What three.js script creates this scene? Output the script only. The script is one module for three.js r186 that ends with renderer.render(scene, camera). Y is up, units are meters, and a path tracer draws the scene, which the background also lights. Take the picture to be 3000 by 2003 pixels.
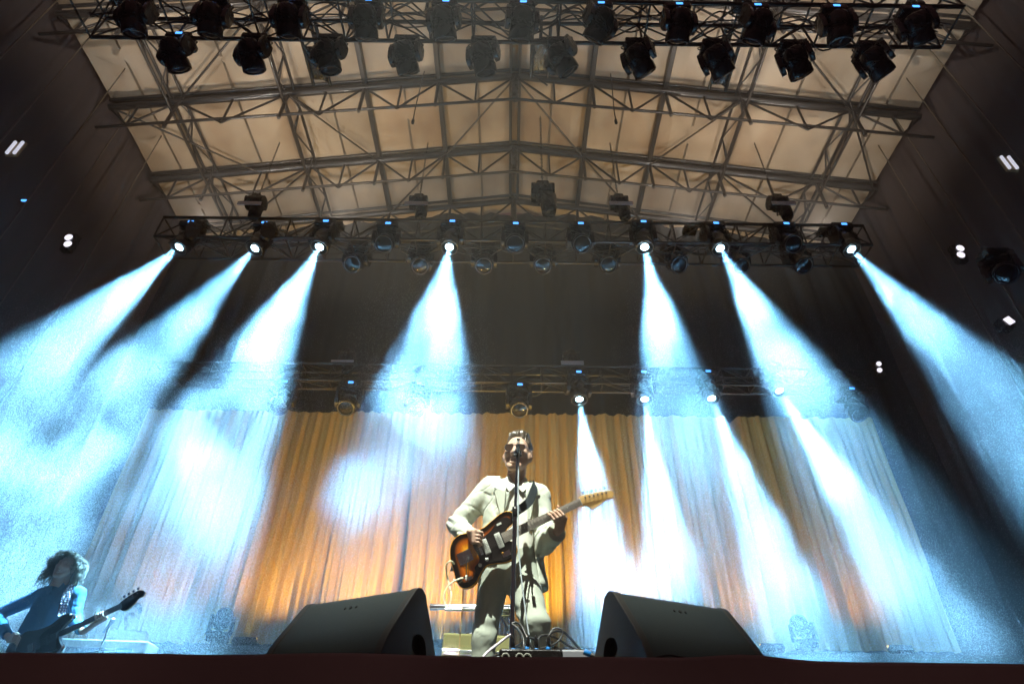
import * as THREE from 'three';
import { mergeGeometries } from 'three/addons/utils/BufferGeometryUtils.js';
import { RoundedBoxGeometry } from 'three/addons/geometries/RoundedBoxGeometry.js';
import { ImprovedNoise } from 'three/addons/math/ImprovedNoise.js';
import { Brush, Evaluator, SUBTRACTION } from 'three-bvh-csg';

// ---------- camera, sky, exposure, haze ----------
const scene = new THREE.Scene();
const camera = new THREE.PerspectiveCamera(58.13, 1024 / 683, 0.05, 300);
camera.rotation.order = 'YXZ';
camera.position.set(0, -0.3, 3.84);                                   // photographer in the pit, the stage floor is y = 0
camera.rotation.set(37 * Math.PI / 180, 0, 0.7 * Math.PI / 180);
camera.updateMatrixWorld();
const renderer = new THREE.WebGLRenderer();
renderer.toneMapping = THREE.LinearToneMapping;
renderer.toneMappingExposure = 1;
renderer.shadowMap.enabled = true;
const HAZE = 0.0122;
scene.fog = new THREE.FogExp2(0xffffff, HAZE);
{ // night sky over a festival field: dim reddish brown glow, a little brighter at the horizon
  const W = 64, H = 32, d = new Float32Array(W * H * 4);
  for (let y = 0; y < H; y++) for (let x = 0; x < W; x++) {
    const e = ((y + .5) / H - .5) * Math.PI, g = .75 + .5 * Math.exp(-Math.max(0, e) * 2.2);
    d.set([.105 * g, .048 * g, .045 * g, 1], (y * W + x) * 4);
  }
  const sky = new THREE.DataTexture(d, W, H, THREE.RGBAFormat, THREE.FloatType);
  sky.mapping = THREE.EquirectangularReflectionMapping; sky.magFilter = THREE.LinearFilter; sky.needsUpdate = true;
  scene.background = sky; scene.environment = sky;
}
// lamps of the rig: colour and strength (candela)
const BEAM = new THREE.Color(.22, .60, 1), BEAM_CD = 6000;
const FOOT = new THREE.Color(1, .6, .1), FOOT_CD = 2.9;

// ---------- helpers ----------
const V = (x, y, z) => new THREE.Vector3(x, y, z);
let seed = 11;
const rnd = () => { seed = (seed + 0x6d2b79f5) | 0; let t = Math.imul(seed ^ (seed >>> 15), 1 | seed); t = (t + Math.imul(t ^ (t >>> 7), 61 | t)) ^ t; return ((t ^ (t >>> 14)) >>> 0) / 4294967296; };
const gauss = () => Math.sqrt(-2 * Math.log(rnd() + 1e-9)) * Math.cos(6.2832 * rnd());
const perlin = new ImprovedNoise();
const noise = (x, y, z) => perlin.noise(x + 31.7, y + 17.3, z + 53.9);
const fbm = (x, y, z, n = 4) => { let s = 0, a = 1, t = 0; for (let i = 0; i < n; i++) { s += a * noise(x, y, z); t += a; a *= .5; x *= 2.03; y *= 2.03; z *= 2.03; } return s / t; };
// a place in the hall that was measured on the photograph (its 3000-pixel width), on the plane at depth z
const at = (X, Y, z) => { const v = V((X - 1500) / 1800, -(Y - 1001.5) / 1800, -1).applyQuaternion(camera.quaternion); return v.multiplyScalar((z - camera.position.z) / v.z).add(camera.position); };
const K = 3000 / 2349;
const names = {};
const numbered = (n) => { const k = names[n] = (names[n] ?? -1) + 1; return k ? n + '_' + String(k).padStart(3, '0') : n; };
function tag(o, label, category, group) { o.userData.label = label; o.userData.category = category; if (group) o.userData.group = group; return o; }
function thing(name, label, category, p = [0, 0, 0], group) { const o = new THREE.Group(); o.name = numbered(name); scene.add(o); o.position.set(...p); return tag(o, label, category, group); }
function mesh(name, g, m, parent, p) { const o = new THREE.Mesh(g, m); o.name = parent ? name : numbered(name); if (p) o.position.set(...p); o.castShadow = o.receiveShadow = true; (parent ?? scene).add(o); return o; }
function struct(name, g, m, p) { const o = mesh(name, g, m, null, p); o.userData.kind = 'structure'; return o; }
function copy(o, label) { const c = o.clone(); c.name = numbered(o.name); c.userData = { ...o.userData }; if (label) c.userData.label = label; scene.add(c); return c; }
const rbox = (w, h, d, r = .01, s = 2) => new RoundedBoxGeometry(w, h, d, s, Math.min(r, w / 2.1, h / 2.1, d / 2.1));
const rod = new THREE.CylinderGeometry(1, 1, 1, 10), rod5 = new THREE.CylinderGeometry(1, 1, 1, 6);
function bar(name, a, b, r, m, parent, g = rod) {
  const o = mesh(name, g, m, parent), d = b.clone().sub(a), l = d.length();
  o.position.copy(a).addScaledVector(d, .5); o.quaternion.setFromUnitVectors(V(0, 1, 0), d.divideScalar(l)); o.scale.set(r, l, r); return o;
}
const barGeo = (a, b, r, n = 8, r2 = r) => { const d = b.clone().sub(a), l = d.length(), g = new THREE.CylinderGeometry(r2, r, l, n); g.applyQuaternion(new THREE.Quaternion().setFromUnitVectors(V(0, 1, 0), d.divideScalar(l))); g.translate((a.x + b.x) / 2, (a.y + b.y) / 2, (a.z + b.z) / 2); return g; };
const tube = (pts, r, n = 60, k = 8) => new THREE.TubeGeometry(new THREE.CatmullRomCurve3(pts), n, r, k);
const placed = (g, x, y, z, rx = 0, ry = 0, rz = 0) => g.applyMatrix4(new THREE.Matrix4().compose(V(x, y, z), new THREE.Quaternion().setFromEuler(new THREE.Euler(rx, ry, rz)), V(1, 1, 1)));
const lathe = (p, n = 24) => new THREE.LatheGeometry(p.map(([r, y]) => new THREE.Vector2(r, y)), n);
const merge = (a) => mergeGeometries(a.map((g) => { const c = g.index ? g.toNonIndexed() : g; for (const k of Object.keys(c.attributes)) if (!['position', 'normal', 'uv'].includes(k)) c.deleteAttribute(k); if (!c.attributes.uv) c.setAttribute('uv', new THREE.BufferAttribute(new Float32Array(c.attributes.position.count * 2), 2)); return c; }));

// ---------- textures and materials ----------
function tex(n, f, srgb, rep = 1) {
  const d = new Uint8Array(n * n * 4);
  for (let y = 0; y < n; y++) for (let x = 0; x < n; x++) { const c = f(x / n, y / n), o = (y * n + x) * 4; for (let k = 0; k < 3; k++) d[o + k] = Math.max(0, Math.min(255, 255 * (c.length ? c[k] : c))); d[o + 3] = 255; }
  const t = new THREE.DataTexture(d, n, n); t.wrapS = t.wrapT = THREE.RepeatWrapping; t.magFilter = THREE.LinearFilter; t.repeat.set(rep, rep); if (srgb) t.colorSpace = THREE.SRGBColorSpace; t.needsUpdate = true; return t;
}
const tile = (u, v, f, o = 0) => { const a = u * 6.2832, b = v * 6.2832, r = f / 6.2832; return noise(Math.cos(a) * r + o, Math.sin(a) * r + Math.cos(b) * r * .9, Math.sin(b) * r + o) ; };
const wearT = tex(256, (u, v) => .5 + .35 * tile(u, v, 6) + .25 * tile(u, v, 22, 9) + .12 * (rnd() - .5));
const weaveT = tex(128, (u, v) => .5 + .25 * Math.sin(u * 6.2832 * 32) * Math.sin(v * 6.2832 * 32) + .25 * (rnd() - .5));
const creaseT = tex(256, (u, v) => .5 + .5 * tile(u, v * .6, 7, 3) + .3 * tile(u, v, 15, 5));
const speckT = tex(128, () => .3 + .7 * rnd() ** 2);
const M = (c, o = {}) => new THREE.MeshStandardMaterial({ color: new THREE.Color().setRGB(...c), roughness: .8, ...o });
const P = (c, o = {}) => new THREE.MeshPhysicalMaterial({ color: new THREE.Color().setRGB(...c), roughness: .6, ...o });
const mat = {
  truss: M([.026, .022, .019], { roughness: .6, metalness: 0, roughnessMap: wearT }),
  rail: M([.025, .021, .018], { roughness: .6 }),
  black: M([.012, .0105, .010], { roughness: .5, roughnessMap: wearT }),
  blackCloth: M([.055, .042, .040], { roughness: 1, bumpMap: creaseT, bumpScale: .03 }),
  backCloth: M([.022, .025, .028], { roughness: 1 }),
  deck: M([.02, .02, .02], { roughness: .75, roughnessMap: wearT }),
  ground: M([.04, .037, .033], { roughness: 1, bumpMap: wearT, bumpScale: .02 }),
  skirt: M([.42, .38, .39], { roughness: 1, bumpMap: creaseT, bumpScale: .02 }),  // black cloth made grey: lens veil over the darks is put into its colour
  canopy: M([.50, .475, .435], { roughness: .85, bumpMap: creaseT, bumpScale: .08 }),
  lens: P([.008, .01, .014], { roughness: .08, clearcoat: .4 }),
  lensRing: M([.1, .1, .105], { roughness: .35, metalness: .8 }),
  lit: new THREE.MeshStandardMaterial({ color: 0x222222, emissive: new THREE.Color(.55, .85, 1), emissiveIntensity: 14, roughness: .3 }),
  led: new THREE.MeshStandardMaterial({ color: 0x020408, emissive: new THREE.Color(.08, .35, 1), emissiveIntensity: 2.6 }),
  warmLed: new THREE.MeshStandardMaterial({ color: 0x201008, emissive: new THREE.Color(1, .5, .1), emissiveIntensity: 3 }),
  tubeLit: new THREE.MeshStandardMaterial({ color: 0x888888, emissive: new THREE.Color(.8, .8, .95), emissiveIntensity: .85 }),
  bulbLit: new THREE.MeshStandardMaterial({ color: 0x888888, emissive: new THREE.Color(.95, .9, 1), emissiveIntensity: 1.3 }),
  plate: M([.75, .74, .8], { roughness: .5 }),
  tan: M([.32, .24, .13], { roughness: .6 }),
  chrome: M([.7, .72, .75], { roughness: .22, metalness: 1, roughnessMap: wearT }),
  cable: M([.02, .02, .02], { roughness: .5 }),
};
// ---------- the setting ----------
struct('ground', new THREE.PlaneGeometry(240, 240).rotateX(-Math.PI / 2), mat.ground, [0, -1.9, 0]);
struct('stage_floor', new THREE.BoxGeometry(19, .2, 10.4), mat.deck, [0, -.1, -3.14]);
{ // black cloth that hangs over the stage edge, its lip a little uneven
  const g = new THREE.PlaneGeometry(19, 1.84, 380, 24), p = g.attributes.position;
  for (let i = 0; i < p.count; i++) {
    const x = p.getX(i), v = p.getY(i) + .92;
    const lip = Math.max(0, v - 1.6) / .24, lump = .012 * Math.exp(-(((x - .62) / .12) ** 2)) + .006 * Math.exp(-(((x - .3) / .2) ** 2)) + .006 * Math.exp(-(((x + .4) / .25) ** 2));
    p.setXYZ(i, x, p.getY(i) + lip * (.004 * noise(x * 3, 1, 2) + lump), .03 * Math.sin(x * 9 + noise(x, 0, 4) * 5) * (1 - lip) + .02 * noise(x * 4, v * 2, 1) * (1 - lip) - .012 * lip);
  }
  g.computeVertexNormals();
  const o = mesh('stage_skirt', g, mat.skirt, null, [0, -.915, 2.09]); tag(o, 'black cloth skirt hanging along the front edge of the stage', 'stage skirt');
}
const RIDGE = 13.2, SLOPE = .165, roofY = (x) => RIDGE - SLOPE * Math.abs(x);
const XS = [-8.7, -7.3, -5, -3.35, -1.73, 0, 1.73, 3.35, 5, 7.3, 8.7], ZS = [.6, -1.8, -3.73, -5.66, -7.35];
{ // roof skin: one sheet per bay, sagging a little between the beams
  const stain = tex(256, (u, v) => { const n = fbm(u * 5, v * 5, 3.1), s = Math.max(0, fbm(u * 9, v * 2.4, 8.7)) * .5; const q = Math.max(0, fbm(u * 3.3 + 9, v * 3.3, 1.7)) * .5; return [.84 + .3 * n - .34 * s - .3 * q, .79 + .32 * n - .5 * s - .4 * q, .72 + .34 * n - .62 * s - .46 * q]; }, true);
  const roof = thing('stage_roof', 'beige fabric roof stretched over the stage between dark beams', 'roof', [0, 0, 0]);
  for (let j = 0; j < 4; j++) for (let i = 0; i < 10; i++) {
    const x0 = XS[i], x1 = XS[i + 1], z0 = ZS[j], z1 = j === 3 ? -7.95 : ZS[j + 1], n = 12, g = new THREE.PlaneGeometry(1, 1, n, n), p = g.attributes.position, uv = g.attributes.uv;
    for (let k = 0; k < p.count; k++) {
      const u = p.getX(k) + .5, v = p.getY(k) + .5, x = x0 + (x1 - x0) * u, z = z0 + (z1 - z0) * v;
      p.setXYZ(k, x, roofY(x) - .05 * Math.sin(u * Math.PI) * Math.sin(v * Math.PI) + .03 * noise(x * 3.5, z * 1.1, 6) + .012 * noise(x * 6 + z * 5, z * 2, 2), z); uv.setXY(k, x * .11 + i * .37, z * .11 + j * .61);
    }
    g.computeVertexNormals();
    const m = mat.canopy.clone(); m.map = stain; m.color.multiplyScalar(.9 + .2 * rnd()); mesh('canopy_panel', g, m, roof);
    const xm = (x0 + x1) / 2, sl = Math.atan(SLOPE) * -Math.sign(xm); const se = mesh('seam', rbox(.05, .008, z0 - z1 - .1, .003, 1), m, roof, [xm, roofY(xm) - .052, (z0 + z1) / 2]); se.rotation.z = sl;
  }
}
// arched cross trusses under the skin
ZS.slice(1).forEach((z, k) => {
  const t = thing('roof_truss', ['front dark arched roof truss, nearly hidden by the near lighting truss', 'dark arched roof truss next behind the near lighting truss', 'dark arched roof truss half way to the back of the roof', 'rearmost dark arched roof truss above the back of the stage'][k], 'roof truss', [0, 0, z], 'arched roof trusses');
  const top = (x) => V(x, roofY(x) - .2, 0), bot = (x) => V(x, roofY(x) - 1.12 + (Math.abs(x) > 8 ? .2 : 0), 0);
  for (const s of [-1, 1]) {
    bar('chord', top(0), top(s * 8.7), .078, mat.truss, t); bar('chord', bot(0), bot(s * 8.7), .032, mat.truss, t);
    bar('upper_rail', top(0).add(V(0, .14, .09)), top(s * 8.7).add(V(0, .14, .09)), .035, mat.truss, t);
    const st = [0, .87, 1.73, 2.54, 3.35, 4.18, 5, 6.15, 7.3, 8.1];
    st.forEach((x, i) => {
      if (x) bar('post', top(s * x), bot(s * x), i % 2 ? .026 : .04, mat.truss, t, rod5);
      const n = st[i + 1] ?? 8.7; if (i % 2) bar('brace', bot(s * x), top(s * n), .026, mat.truss, t, rod5); else bar('brace', top(s * x), bot(s * n), .026, mat.truss, t, rod5);
    });
  }
  bar('post', top(0), bot(0), .085, mat.truss, t);
});
// beams that run to the back
for (const x of [-3.35, -1.73, 1.73, 3.35]) {
  const o = mesh('roof_beam', rbox(.11, .16, 8, .02), mat.truss, null, [x, roofY(x) - .11, -3.4]);
  tag(o, `dark roof beam running back, ${Math.abs(x) < 2 ? 'first' : 'second'} ${x < 0 ? 'left' : 'right'} of the ridge`, 'roof beam', 'roof beams');
}
{ const t = thing('ridge_beam', 'double dark ridge beam running back along the roof peak', 'roof beam', [0, RIDGE - .12, -3.4], 'roof beams');
  for (const x of [-.1, .1]) mesh('beam', rbox(.07, .18, 8, .02), mat.truss, t, [x, 0, 0]); }
for (const x of [-7.3, -5, 5, 7.3]) {
  const t = thing('long_truss', `dark ladder truss running back under the roof, ${Math.abs(x) < 6 ? 'inner' : 'outer'} one on the ${x < 0 ? 'left' : 'right'}`, 'roof truss', [x, roofY(x) - .16, 0], 'ladder trusses under the roof');
  for (const [dx, dy] of [[-.14, 0], [.14, 0], [0, -.42]]) bar('chord', V(dx, dy, .5), V(dx, dy, -7.3), .032, mat.truss, t);
  for (let k = 0; k < 12; k++) { const z = .3 - k * .63, e = k % 2; bar('brace', V(e ? .14 : -.14, 0, z), V(e ? -.14 : .14, 0, z - .63), .02, mat.truss, t, rod5); bar('brace', V(e ? .14 : -.14, 0, z), V(0, -.42, z - .315), .018, mat.truss, t, rod5); }
}
{ // tie rods that cross the bays
  const y = (x) => roofY(x) - .26, rods = [[0, -3.73, 1.73, -5.66], [0, -3.73, -1.73, -5.66], [5, -3.73, 3.35, -5.66], [-5, -3.73, -3.35, -5.66], [7.3, -3.73, 5, -1.8], [-7.3, -3.73, -5, -1.8], [-8.6, -3.73, -6.2, -5.66], [8.6, -5.66, 7.3, -3.73], [5, -5.66, 7.3, -7.35], [-5, -5.66, -7.3, -7.35], [1.73, -5.66, 3.35, -7.35], [-1.73, -5.66, -3.35, -7.35]];
  const where = ['right of the ridge, middle bay', 'left of the ridge, middle bay', 'near the right inner ladder truss', 'near the left inner ladder truss', 'high on the right, front bay', 'high on the left, front bay', 'along the left roof edge', 'along the right roof edge', 'rear bay on the far right', 'rear bay on the far left', 'rear bay right of the ridge', 'rear bay left of the ridge'];
  rods.forEach(([a, b, c, d], i) => { const o = bar('tie_rod', V(a, y(a), b), V(c, y(c), d), .022, mat.truss); o.name = numbered('tie_rod'); tag(o, 'thin dark tie rod slanting under the roof, ' + where[i], 'tie rod', 'roof tie rods'); });
}
// black drapes at the sides and the back
function drape(w, h, label, x, y, z, ry, n) {
  const g = new THREE.PlaneGeometry(w, h, Math.round(w * 26), 30), p = g.attributes.position;
  for (let i = 0; i < p.count; i++) { const u = p.getX(i), v = p.getY(i); p.setZ(i, .09 * Math.sin(u * 8.5 + 3 * noise(u * .7, v * .05, n)) * (.5 + .5 * noise(u * 1.3, v * .1, n + 3)) + .05 * noise(u * 5, v * .4, n)); }
  g.computeVertexNormals(); const o = mesh('side_drape', g, mat.blackCloth, null, [x, y, z]); o.rotation.y = ry; tag(o, label, 'drape', 'black drapes round the stage'); return o;
}
drape(12.6, 13.4, 'tall black drape closing the left side of the stage', -8.98, 6.5, -1.4, Math.PI / 2 - .02, 1);
drape(12.6, 13.4, 'tall black drape closing the right side of the stage', 8.98, 6.5, -1.4, -Math.PI / 2 + .02, 5);
drape(18.2, 13, 'wide black drape across the back behind the golden curtain', 0, 6.4, -7.75, 0, 9).material = mat.backCloth;
// riser in front of the curtain
{ const o = thing('riser', 'low wide dark platform front below the golden curtain', 'platform', [0, 0, -6.9]);
  mesh('deck', rbox(17, .12, 1.7, .01), mat.deck, o, [0, 1.47, 0]);
  for (let k = 0; k < 12; k++) mesh('front_panel', rbox(1.4, 1.39, .05, .008), M([.05 + .015 * rnd(), .046, .042], { roughness: .7, roughnessMap: wearT, bumpMap: wearT, bumpScale: .004 }), o, [-7.79 + k * 1.416, .7, .8]); }
// golden curtain
{ const W = 14.7, H = 4.3, nx = 1500, ny = 26, g = new THREE.PlaneGeometry(W, H, nx, ny), p = g.attributes.position, uv = g.attributes.uv, prof = [], gather = [];
  let ph = 0;
  for (let i = 0; i <= nx; i++) { const x = (i / nx - .5) * W, dens = 21 + 12 * noise(x * .8, 3, 3); ph += dens * W / nx; const a = .5 + .5 * noise(x * 1.1, 7, 1), deep = Math.max(0, noise(x * 3.3, 2, 9) * 1.3) ** 1.6; prof.push([(.035 + .045 * a) * Math.sin(ph) + .035 * Math.sin(ph * 2.3 + 1) - .55 * deep * deep, ph]); gather.push(Math.sin(ph)); }
  for (let k = 0; k < p.count; k++) {
    const i = k % (nx + 1), j = Math.floor(k / (nx + 1)), v = 1 - j / ny, x = p.getX(k), f = .4 + .7 * Math.min(1, (1 - v) * 1.6), sway = .05 * noise(x * .6, v * 2, 4);
    p.setXYZ(k, x + sway * (1 - v), p.getY(k) + (v > .97 ? .004 * gather[i] + .03 * noise(x * 2.3, 1, 1) + .025 * noise(x * 9, 4, 1) : 0) - (v < .03 ? .02 * gather[i] : 0), prof[i][0] * f + .03 * noise(x * 2, v * 3, 8)); uv.setXY(k, x, v * H);
  }
  g.computeVertexNormals();
  const m = P([.46, .31, .115], { roughness: .75, sheen: .4, sheenRoughness: .5, sheenColor: new THREE.Color(.5, .3, .12), bumpMap: weaveT, bumpScale: .002 });
  const o = mesh('stage_curtain', g, m, null, [0, 1.74 + H / 2, -7.0]); tag(o, 'golden brown pleated curtain hanging across the back of the stage', 'curtain'); }
// warm floodlights on the riser that wash the curtain from below
{ const f = thing('curtain_flood', '', 'flood light', [0, 1.53, -6.1], 'floodlights below the curtain');
  mesh('housing', rbox(.34, .1, .12, .02), mat.black, f, [0, .06, 0]).rotation.x = -.5; mesh('lens', rbox(.3, .07, .02, .008), mat.warmLed, f, [0, .1, -.06]).rotation.x = -.5;
  [-5.6, -3.9, -2.4, -1.0, .5, 2.0, 3.9, 5.8].forEach((x, i) => {
    const o = i ? copy(f) : f; o.position.x = x; o.userData.label = `small warm floodlight on the platform below the curtain, number ${['one', 'two', 'three', 'four', 'five', 'six', 'seven', 'eight'][i]} from the left`;
    const l = new THREE.SpotLight(FOOT, FOOT_CD * [.5, 1, 1.25, 1.3, 1.3, 1, .5, .4][i] * 10, 0, 1.0, .9); l.position.set(x, 1.68, -6.12); l.target.position.set(x, 5.6, -7); l.castShadow = true; scene.add(l, l.target);
  }); }
// ---------- lighting rig ----------
function boxTruss(name, label, x0, x1, y0, y1, z0, z1, bay) {
  const t = thing(name, label, 'lighting truss', [0, 0, 0]), n = Math.round((x1 - x0) / bay), dx = (x1 - x0) / n;
  for (const y of [y0, y1]) for (const z of [z0, z1]) bar('chord', V(x0, y, z), V(x1, y, z), .03, mat.truss, t);
  for (let i = 0; i <= n; i++) {
    const x = x0 + i * dx;
    for (const z of [z0, z1]) bar('strut', V(x, y0, z), V(x, y1, z), .016, mat.truss, t, rod5);
    for (const y of [y0, y1]) bar('strut', V(x, y, z0), V(x, y, z1), .016, mat.truss, t, rod5);
    if (i === n) break;
    const e = i % 2, q = (a, b) => (e ? [b, a] : [a, b]);
    for (const z of [z0, z1]) { const [a, b] = q(y0, y1); bar('brace', V(x, a, z), V(x + dx, b, z), .014, mat.truss, t, rod5); }
    for (const y of [y0, y1]) { const [a, b] = q(z0, z1); bar('brace', V(x, y, a), V(x + dx, y, b), .014, mat.truss, t, rod5); }
  }
  return t;
}
boxTruss('lighting_truss', 'near black box truss across the top with two rows of moving heads', -6.3, 6.3, 8.72, 9.3, -.76, -.18, .62);
boxTruss('lighting_truss', 'middle black box truss from which the large blue white beams start', -6.6, 6.6, 7.98, 8.5, -4.62, -4.06, .6);
boxTruss('lighting_truss', 'rear black box truss just above the golden curtain', -7.2, 7.2, 6.35, 6.75, -6.62, -6.3, .6);
// cable bundles lying in the trusses
[['near', 8.76, -.5, 6.2], ['middle', 8.02, -4.3, 6.5], ['rear', 6.39, -6.45, 7]].forEach(([w, y, z, h]) => {
  const gs = []; for (let k = 0; k < 4; k++) { const pts = []; for (let i = 0; i <= 30; i++) { const x = -h + 2 * h * i / 30; pts.push(V(x, y + .03 + .05 * rnd() - (rnd() > .82 ? .2 * rnd() : 0), z + .1 * gauss())); } gs.push(tube(pts, .011, 180, 5)); }
  tag(mesh('cable_bundle', merge(gs), mat.cable, null), `bundle of black cables drooping along the ${w} lighting truss`, 'cables');
});
function makeHead() {
  const t = thing('moving_head', 'black moving head stage light', 'stage light', [0, 0, 0]);
  mesh('clamp', merge([placed(rbox(.05, .1, .04, .01), -.1, .03, 0), placed(rbox(.05, .1, .04, .01), .1, .03, 0), placed(new THREE.TorusGeometry(.04, .012, 6, 14), -.1, .07, 0, 0, Math.PI / 2), placed(new THREE.TorusGeometry(.04, .012, 6, 14), .1, .07, 0, 0, Math.PI / 2)]), mat.rail, t);
  const b = mesh('base', merge([rbox(.4, .13, .3, .03), placed(lathe([[0, -.1], [.12, -.1], [.13, -.06], [.13, 0]], 20), 0, 0, 0)]), mat.black, t, [0, -.07, 0]);
  mesh('display', rbox(.1, .045, .012, .004), mat.led, b, [.02, 0, .153]);
  for (const s of [-1, 1]) mesh('handle', placed(new THREE.TorusGeometry(.045, .009, 6, 12, Math.PI), s * .2, -.07, 0, 0, 0, s * -Math.PI / 2), mat.rail, t);
  const arm = (s) => { const sh = new THREE.Shape(); sh.moveTo(-.1, .02); sh.lineTo(.1, .02); sh.quadraticCurveTo(.13, -.16, .085, -.3); sh.quadraticCurveTo(0, -.37, -.085, -.3); sh.quadraticCurveTo(-.13, -.16, -.1, .02); const g = new THREE.ExtrudeGeometry(sh, { depth: .05, bevelEnabled: true, bevelSize: .012, bevelThickness: .012, bevelSegments: 2, curveSegments: 8 }); return placed(g, s * .215 - .025, 0, 0, 0, Math.PI / 2).translate(s > 0 ? 0 : 0, 0, 0); };
  const yoke = mesh('yoke', merge([arm(-1), arm(1), placed(rbox(.48, .05, .2, .02), 0, 0, 0)]), mat.black, t, [0, -.18, 0]);
  const h = mesh('head', merge([lathe([[0, .23], [.09, .225], [.135, .2], [.165, .13], [.175, .04], [.172, -.02], [.16, -.06], [.165, -.1], [.178, -.13], [.178, -.24], [.16, -.255], [.15, -.235]], 28), placed(rbox(.3, .16, .2, .05), 0, .1, 0), ...[0, 1, 2, 3].map((k) => placed(rbox(.31, .012, .21, .005), 0, .05 + .03 * k, 0))]), mat.black, t, [0, -.42, 0]);
  h.rotation.order = 'YXZ';
  mesh('lens', lathe([[0, -.262], [.06, -.256], [.11, -.242], [.15, -.225]], 26), mat.lens, h);
  mesh('lens_ring', placed(new THREE.TorusGeometry(.152, .008, 8, 28), 0, -.25, 0, Math.PI / 2), mat.lensRing, h);
  return t;
}
const HEAD = makeHead(); scene.remove(HEAD); names.moving_head = -1;
const ORD = ['first', 'second', 'third', 'fourth', 'fifth', 'sixth', 'seventh', 'eighth', 'ninth', 'tenth', 'eleventh'];
function putHead(p, dir, label, group, { lit, up, turn = 0, dark } = {}) {
  const o = copy(HEAD, label); o.position.copy(p); o.userData.group = group; if (up) o.rotation.x = Math.PI;
  const d = dir.clone().normalize(); if (up) { d.y *= -1; d.z *= -1; }
  const pan = Math.atan2(-d.x, -d.z), tilt = Math.acos(THREE.MathUtils.clamp(-d.y, -1, 1));
  for (const c of o.children) { if (c.name === 'yoke') c.rotation.y = pan; if (c.name === 'head') { c.rotation.set(tilt, pan, 0); if (lit) { const l = c.children.find((x) => x.name === 'lens'); l.material = mat.lit; l.scale.set(.5, 1, .5); } } if (dark && c.name === 'base') c.children[0].material = mat.black; }
  return o;
}
for (let i = 0; i < 10; i++) putHead(V(at((400 + i * 177.2) * K, 100 * K, -.76).x * .985, 8.7, -.78), V(.45 + .2 * gauss() + (i > 4 ? .25 : -.05), -1, -1.0 + .2 * gauss()), `black moving head in the lower row of the near truss, ${ORD[i]} from the left`, 'lower row of moving heads on the near truss', { dark: i !== 0 }).scale.setScalar(.93);
for (let i = 0; i < 11; i++) putHead(V(at((278 + i * 184) * K, 20 * K, -.2).x * .95, 8.52, -.2), V(.3 * gauss(), -1, -1.0 + .2 * gauss()), `moving head with blue display in the upper row of the near truss, ${ORD[i]} from left`, 'upper row of moving heads on the near truss').scale.setScalar(.9);
// the beams: where the lamp is, where its axis points, half angle in degrees, strength
const BEAMS = [
  [405, 572, 60, 860, -3.4, 10.5, 1, -4.06], [580, 575, 190, 1000, -3.3, 9.5, 1, -4.06], [730, 572, 430, 1150, -3.2, 10.5, 1.1, -4.06], [1030, 572, 965, 960, -3.4, 12, 1.1, -4.06], [1480, 572, 1548, 900, -3.4, 8.6, 1, -4.06], [1655, 575, 1840, 900, -3.3, 8.8, 1, -4.06], [1958, 577, 2290, 930, -3.2, 9, 1, -4.06],
  [1330, 922, 1395, 1350, -5.6, 9, 1, -6.3], [1480, 922, 1545, 1350, -5.6, 8.5, .9, -6.3], [1635, 920, 1800, 1350, -5.5, 9, 1, -6.3], [1792, 902, 2050, 1300, -5.4, 9, 1, -6.3]].map(([ax, ay, bx, by, bz, h, k, z]) => ({ A: at(ax * K, ay * K, z), B: at(bx * K, by * K, bz), h: h * Math.PI / 180, k, z }));
const WHO = ['first from the left, beam to the lower left', 'second from the left, beam to the lower left', 'third from the left, beam to the lower left', 'fourth from the left, broad beam left of the singer', 'fifth from the left, beam falling right of the singer', 'sixth from the left, beam to the lower right', 'seventh, at the right end, beam to the lower right'];
const WHO2 = ['first from the left, narrow beam just right of the singer', 'second from the left, narrow beam over the curtain', 'third from the left, narrow beam over the curtain', 'fourth from the left, beam slanting to the right'];
BEAMS.forEach((b, i) => {
  b.d = b.B.clone().sub(b.A).normalize();
  const l = new THREE.SpotLight(BEAM, BEAM_CD * b.k, 0, b.h * 1.06, .6); l.position.copy(b.A); l.target.position.copy(b.B); l.castShadow = true; l.shadow.radius = 2; scene.add(l, l.target);
  // the head's pivot lies behind its lens along the beam
  const pivot = b.A.clone().addScaledVector(b.d, -.3); putHead(pivot.add(V(0, .42, 0)), b.d, i < 7 ? 'lit moving head, middle truss, ' + WHO[i] : 'lit moving head, rear truss, ' + WHO2[i - 7], i < 7 ? 'lit moving heads on the middle truss' : 'lit moving heads on the rear truss', { lit: true });
});
[882, 1180, 1332, 1812].forEach((X, i) => { const A = at(X * K, 572 * K, -4.06); putHead(V(A.x, A.y + .6, -4.06), V(.05, -1, .75), `unlit moving head in line with the lit ones, ${ORD[i]} of four from left`, 'unlit moving heads on the front of the middle truss'); });
[815, 960, 1110, 1245, 1393, 1548, 1692, 1835].forEach((X, i) => { const A = at(X * K, 612 * K, -4.66); putHead(V(A.x, A.y + .55, -4.66), V(.1 * gauss(), -1, .5 + .1 * gauss()), `unlit moving head behind the middle truss and lower, ${ORD[i]} from the left`, 'unlit moving heads behind the middle truss', { dark: true }); });
[640, 795, 955, 1190, 1960].forEach((X, i) => { const A = at(X * K, 935 * K, -6.3); putHead(V(A.x, 6.3, -6.34), V(.05, -1, .55), `unlit moving head on the rear truss above the curtain, ${ORD[i]} of five from the left`, 'unlit moving heads on the rear truss'); });
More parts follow.
